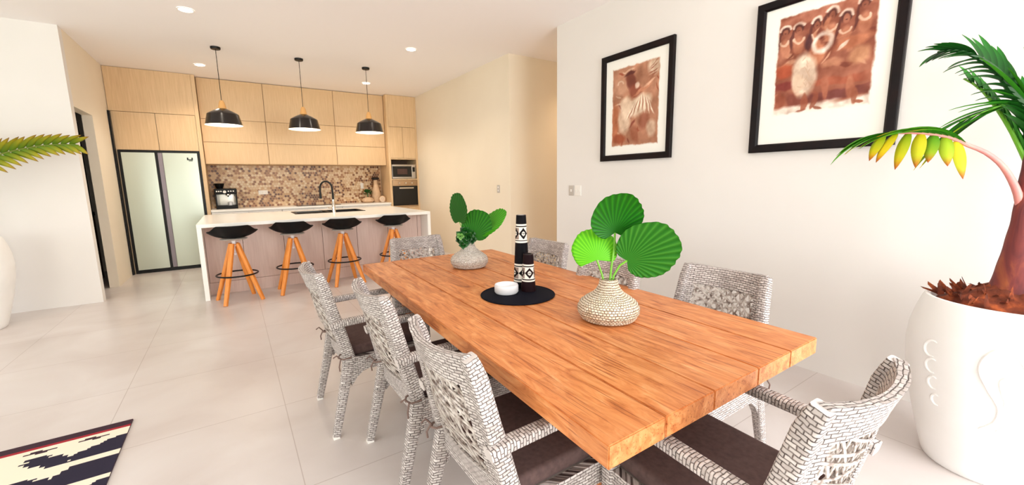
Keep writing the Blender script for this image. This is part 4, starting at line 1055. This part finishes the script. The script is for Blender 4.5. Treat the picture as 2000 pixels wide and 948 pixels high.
relief([(thc+a+.05, z) for a, z in smooth_pts([(-.16, .28), (-.02, .33), (.0, .40), (-.12, .47), (-.22, .54), (-.20, .60), (-.08, .645), (.08, .63), (.18, .575)])], .007)
relief([(thc+a+.05, z) for a, z in smooth_pts([(.18, .575), (.10, .555), (-.02, .52), (.02, .46), (.10, .40), (.12, .34), (.02, .29)])], .006)
for k in range(3): relief([(thc+.20+.10*math.cos(a), .48-.06*k+.03*math.sin(a)) for a in [PI*.4+PI*1.1*i/12 for i in range(13)]], .005)
mb.build('relief_carving', parent=pl_, smooth=True)

def leaflet(mb, base, d, up, L_, w_, droop, fold, c0, c1, tipc=None, twist=0):
    d = V(d).normalized(); up = V(up); side = d.cross(up).normalized(); n = 9
    vs = []; cols = []; p = V(base); cur = d.copy()
    for k in range(n+1):
        f = k/n; wd = w_*math.sin(PI*min(1, .10+.9*f)**.85)**.8 if f < 1 else 0
        wd = max(wd, .0006)
        sd = cur.cross(V((0, 0, 1))); sd = sd.normalized() if sd.length > .05 else side
        sd = (sd*.5+side*.5 if sd.dot(side) > 0 else side).normalized()
        nrm = sd.cross(cur).normalized()
        vs += [p-sd*wd+nrm*fold*wd, p.copy(), p+sd*wd+nrm*fold*wd]
        cc = [a*(1-f)+b*f for a, b in zip(c0, c1)]
        if tipc and f > .72: g = (f-.72)/.28; cc = [a*(1-g)+b*g for a, b in zip(cc, tipc)]
        cm = [min(255, x*1.12+8) for x in cc]
        cols += [s2l(cc), s2l(cm), s2l(cc)]
        cur = (cur+V((0, 0, -1))*droop/n).normalized(); p = p+cur*L_/n
    fs = []
    for k in range(n): b = 3*k; fs += [(b, b+1, b+4, b+3), (b+1, b+2, b+5, b+4)]
    # give it thickness
    m0 = len(vs); vs += [v+V((0, 0, -.0012)) for v in vs]; cols += cols
    fs += [tuple(m0+i for i in f[::-1]) for f in fs]
    mb.add(vs, fs, M['leafattr'], cols=cols)
def resample(P_, n):
    P_ = [V(p) for p in smooth_pts([tuple(p) for p in P_], 8)]; Ls = [0]
    for a, b in zip(P_, P_[1:]): Ls.append(Ls[-1]+(b-a).length)
    out = []
    for k in range(n):
        l = Ls[-1]*k/(n-1); i = max(j for j in range(len(Ls)) if Ls[j] <= l+1e-9); i = min(i, len(P_)-2)
        out.append(P_[i].lerp(P_[i+1], (l-Ls[i])/max(1e-9, Ls[i+1]-Ls[i])))
    return out
def frond(parent, off, rach, n, fn, rm, rr=(.007, .003), name='frond'):
    """rach: world points; fn(f, side, tangent, up) -> dict for leaflet()"""
    P_ = [p-V(off) for p in resample(rach, n+2)]
    mb = MB(); mb.tube(P_, [rr[0]+(rr[1]-rr[0])*i/(len(P_)-1) for i in range(len(P_))], rm, 8); o = mb.build(name, parent=parent, smooth=True)
    mb = MB()
    for i in range(1, n+1):
        tg = (P_[i+1 if i+1 < len(P_) else i]-P_[i-1]).normalized(); f = i/n
        for sg in (-1, 1):
            k = fn(f, sg, tg)
            if k: leaflet(mb, P_[i], **k)
    mb.build('leaflets', parent=o, smooth=True, angle=70, recalc=False)
    return o
palm = thing('palm_tree', 'young palm with reddish trunk and green and yellowing fronds, growing in the foreground planter', 'palm', (PX, PY, .735))
PO = V((PX, PY, .735))
mb = MB(); rnd = random.Random(4)
# fibrous root crown
vs = []; fs = []; N = 40; K = 10
for k in range(K+1):
    f = k/K
    for j in range(N):
        a = 2*PI*j/N; r = .228*(1-f**1.5)+.05*f; nz_ = noise.noise(V((math.cos(a)*2.2, math.sin(a)*2.2, f*3)))
        vs.append((r*math.cos(a)*(1-.0*nz_), r*math.sin(a)*(1-.0*nz_), .004+.10*f**1.2+.02*nz_*(f > .05)+.02*f))
for k in range(K):
    for j in range(N): fs.append((k*N+j, k*N+(j+1) % N, (k+1)*N+(j+1) % N, (k+1)*N+j))
mb.add(vs, fs, M['soil']); mb.build('root_crown', parent=palm, smooth=True)
mb = MB()
for k in range(90):
    a = rnd.uniform(0, 2*PI); r = rnd.uniform(.09, .215); z = .05+.06*(1-r/.22); p = V((r*math.cos(a), r*math.sin(a), z))
    d = V((math.cos(a)*rnd.uniform(-.3, 1), math.sin(a)*rnd.uniform(-.3, 1), rnd.uniform(.1, .9))).normalized()*rnd.uniform(.02, .06); s_ = d.cross(V((rnd.random(), rnd.random(), rnd.random()))).normalized()*rnd.uniform(.006, .016)
    mb.add([p-s_, p+s_, p+d+s_*.5, p+d*1.2-s_*.3, p+d*.5+V((0, 0, .006))], [(0, 1, 4), (1, 2, 4), (2, 3, 4), (3, 0, 4), (0, 3, 2, 1)], M['soil'])
mb.build('husk_fibre', parent=palm)['kind'] = 'stuff'
trk = resample([(2.80, .205, .80), (2.80, .215, .90), (2.80, .222, 1.0), (2.80, .224, 1.08), (2.80, .227, 1.18), (2.82, .235, 1.30), (2.84, .245, 1.47)], 40)
mb = MB(); rad = []
for i in range(40):
    f = i/39; rad.append(.052*(1-f)**5+.062*(1-f)+.020*f+.001*math.sin(i*.9))
mb.tube([p-PO for p in trk], rad, M['trunk'], 24); mb.build('trunk', parent=palm, smooth=True)
G0, G1, YL, YD, OR_ = (8, 60, 10), (44, 126, 26), (232, 206, 30), (206, 176, 20), (230, 140, 30)
pet = resample([(2.80, .236, 1.126), (2.785, .255, 1.25), (2.74, .301, 1.367), (2.68, .351, 1.433), (2.64, .401, 1.467)], 14)
mb = MB(); mb.tube([p-PO for p in pet], [.017-.009*i/13 for i in range(14)], M['petiole'], 12); mb.build('petiole', parent=palm, smooth=True)
r1 = random.Random(21)
def f_low(f, sg, tg):
    if sg < 0:
        if round(f*14) % 2: return None
        d = tg*(.15+.9*f*f)+V((-.30+r1.uniform(-.2, .2), -.40+r1.uniform(-.15, .15), -.45-.45*(1-f)))
        return dict(d=d, up=(0, 0, 1), L_=.135+.05*r1.random(), w_=.020+.006*r1.random(), droop=1.0+.8*r1.random(), fold=-.5, c0=r1.choice([(60, 120, 14), (110, 140, 16), (170, 160, 20)]), c1=r1.choice([(214, 186, 16), (196, 176, 14), (150, 160, 20)]), tipc=(150, 64, 20))
    d = tg*(1.2+.5*f)+V((-.10, -.05, .42-.42*f+.15*r1.random()))
    return dict(d=d, up=(0, 0, 1), L_=.19+.07*r1.random(), w_=.019, droop=1.0, fold=.35, c0=(40, 124, 20), c1=(96, 170, 34), tipc=(214, 170, 40) if r1.random() < .55 else None)
frond(palm, PO, [(2.64, .401, 1.467), (2.60, .46, 1.507), (2.55, .549, 1.530), (2.5, .642, 1.533), (2.48, .67, 1.525)], 14, f_low, M['petiole'], (.009, .004))
def f_mid(f, sg, tg):
    if sg > 0: d = tg*1.5+V((0, 0, .12)); L_ = .20; dr = .5
    else: d = tg*1.3+V((-.12, -.05, -.42)); L_ = .24+.08*r1.random(); dr = .5
    return dict(d=d, up=(0, 0, 1), L_=L_+.04*r1.random(), w_=.0125, droop=dr, fold=.4, c0=(28, 104, 20), c1=(78, 158, 36), tipc=YL if sg < 0 and f > .6 else None)
frond(palm, PO, [(2.84, .245, 1.40), (2.85, .262, 1.60), (2.80, .311, 1.640), (2.74, .382, 1.615), (2.68, .446, 1.575)], 11, f_mid, M['stem'], (.013, .004))
def f_top(f, sg, tg):
    if sg > 0: d = tg*.8+V((.35, .1, .75-.5*f))+CR*.35; L_ = .15+.05*r1.random(); dr = .5
    else: d = tg*.9+V((-.25, .1, -.35+.1*f)); L_ = .14+.05*r1.random(); dr = .8
    if f > .75: d = tg*1.3+V((0, 0, .35*sg)); L_ = .13; dr = .35
    return dict(d=d, up=(0, 0, 1), L_=L_, w_=.0165, droop=dr, fold=.35, c0=(6, 48, 8), c1=(28, 104, 22), tipc=None)
frond(palm, PO, [(2.85, .25, 1.45), (2.84, .27, 1.592), (2.80, .321, 1.691), (2.76, .369, 1.779), (2.70, .426, 1.842), (2.62, .477, 1.868), (2.55, .517, 1.862)], 18, f_top, mat('dark_frond_rib', (26, 70, 24), .45), (.022, .004))
def f_out(f, sg, tg):
    d = tg*.8+V((0, 0, .5))+V((0, -.5*sg, 0)); return dict(d=d, up=(0, 0, 1), L_=.2, w_=.013, droop=.9, fold=.35, c0=G0, c1=G1)
frond(palm, PO, [(2.85, .245, 1.45), (2.90, .20, 1.65), (2.96, .10, 1.84), (2.98, -.06, 1.93), (2.98, -.25, 1.90)], 12, f_out, M['stem'], (.016, .004))
frond(palm, PO, [(2.83, .235, 1.35), (2.84, .32, 1.55), (2.90, .42, 1.72), (2.98, .50, 1.80)], 8, lambda f, sg, tg: dict(d=tg*.9+V((-.2*sg, -.1, .5)), up=(0, 0, 1), L_=.13, w_=.011, droop=.6, fold=.3, c0=G0, c1=(60, 150, 40)), M['stem'], (.011, .004))

# left planter and palm
LX, LY = -2.16, 5.98
t = thing('planter', 'big rounded white planter cut by the left picture edge', 'planter', (LX, LY, 0))
mb = MB(); mb.lathe([(r*1.12, z*1.12) for r, z in pf], M['pot'], 64); mb.build('pot', parent=t, smooth=True)
t = thing('palm_tree', 'palm at the left picture edge reaching one drooping frond toward the doorway', 'palm', (LX, LY, .83)); LO = V((LX, LY, .83))
mb = MB(); mb.lathe([(.26, .003), (.2, .04), (.08, .07), (0, .08)], M['soil'], 32); mb.build('root_crown', parent=t, smooth=True)
mb = MB(); tk = resample([(LX, LY, .86), (LX-.02, LY, 1.1), (LX-.05, LY, 1.4)], 16); mb.tube([p-LO for p in tk], [.08-.05*i/15 for i in range(16)], M['trunk'], 18); mb.build('trunk', parent=t, smooth=True)
def f_l(f, sg, tg):
    d = tg*(.5+.8*f)+V((0, -.25+r1.uniform(-.2, .2), .95 if sg > 0 else -.55)); return dict(d=d, up=(0, 1, 0), L_=.25-.10*f+.03*r1.random(), w_=.025, droop=.25 if sg > 0 else .5, fold=.4, c0=(60, 96, 10), c1=(176, 150, 30), tipc=(120, 84, 36))
frond(t, LO, [(LX-.04, LY, 1.30), (-2.05, 5.98, 1.50), (-1.78, 5.98, 1.655), (-1.55, 5.98, 1.735), (-1.38, 5.98, 1.765), (-1.23, 5.98, 1.765)], 18, f_l, mat('olive_frond_rib', (110, 120, 40), .5), (.013, .003))
for az in (2.2, 3.4, 4.4):
    dv = V((math.cos(az), math.sin(az), 0))
    frond(t, LO, [(LX-.04, LY, 1.30), V((LX, LY, 1.62))+dv*.12, V((LX, LY, 1.82))+dv*.32, V((LX, LY, 1.84))+dv*.55], 12, f_l, M['stem'], (.012, .003))

# ------------------------------------------------------------------ garden seen only in reflections; hedge added to colour the fridge
for (x, y, lb) in ((-1.6, -7.5, 'unseen garden hedge added behind the camera for the green reflection in the fridge'),):
    mb = MB(); N = 40; K = 16; vs = []; fs = []
    for i in range(N+1):
        for j in range(K+1):
            px_, pz = -4+8*i/N, 3.0*j/K; vs.append((px_, .5*noise.noise(V((px_*1.3, pz*1.3, 1)))-.3*j/K*-1, pz))
    for i in range(N):
        for j in range(K): fs.append((i*(K+1)+j, (i+1)*(K+1)+j, (i+1)*(K+1)+j+1, i*(K+1)+j+1))
    m0 = len(vs); vs += [(a, b-.8, c) for a, b, c in vs]; fs += [tuple(m0+i for i in f[::-1]) for f in fs]
    mb.add(vs, fs, M['green']); o = mb.build('reflected_hedge', recalc=False); o.location = (x, y, 0); tag(o, lb, 'hedge')
mb = MB(); mb.box((-20, -20, -.15), (20, -3.6, -.02), mat('garden_lawn', (120, 160, 70), .9)); mb.box((-20, -3.6, -.15), (-6.3, 10, -.02)); struct(mb.build('ground'))
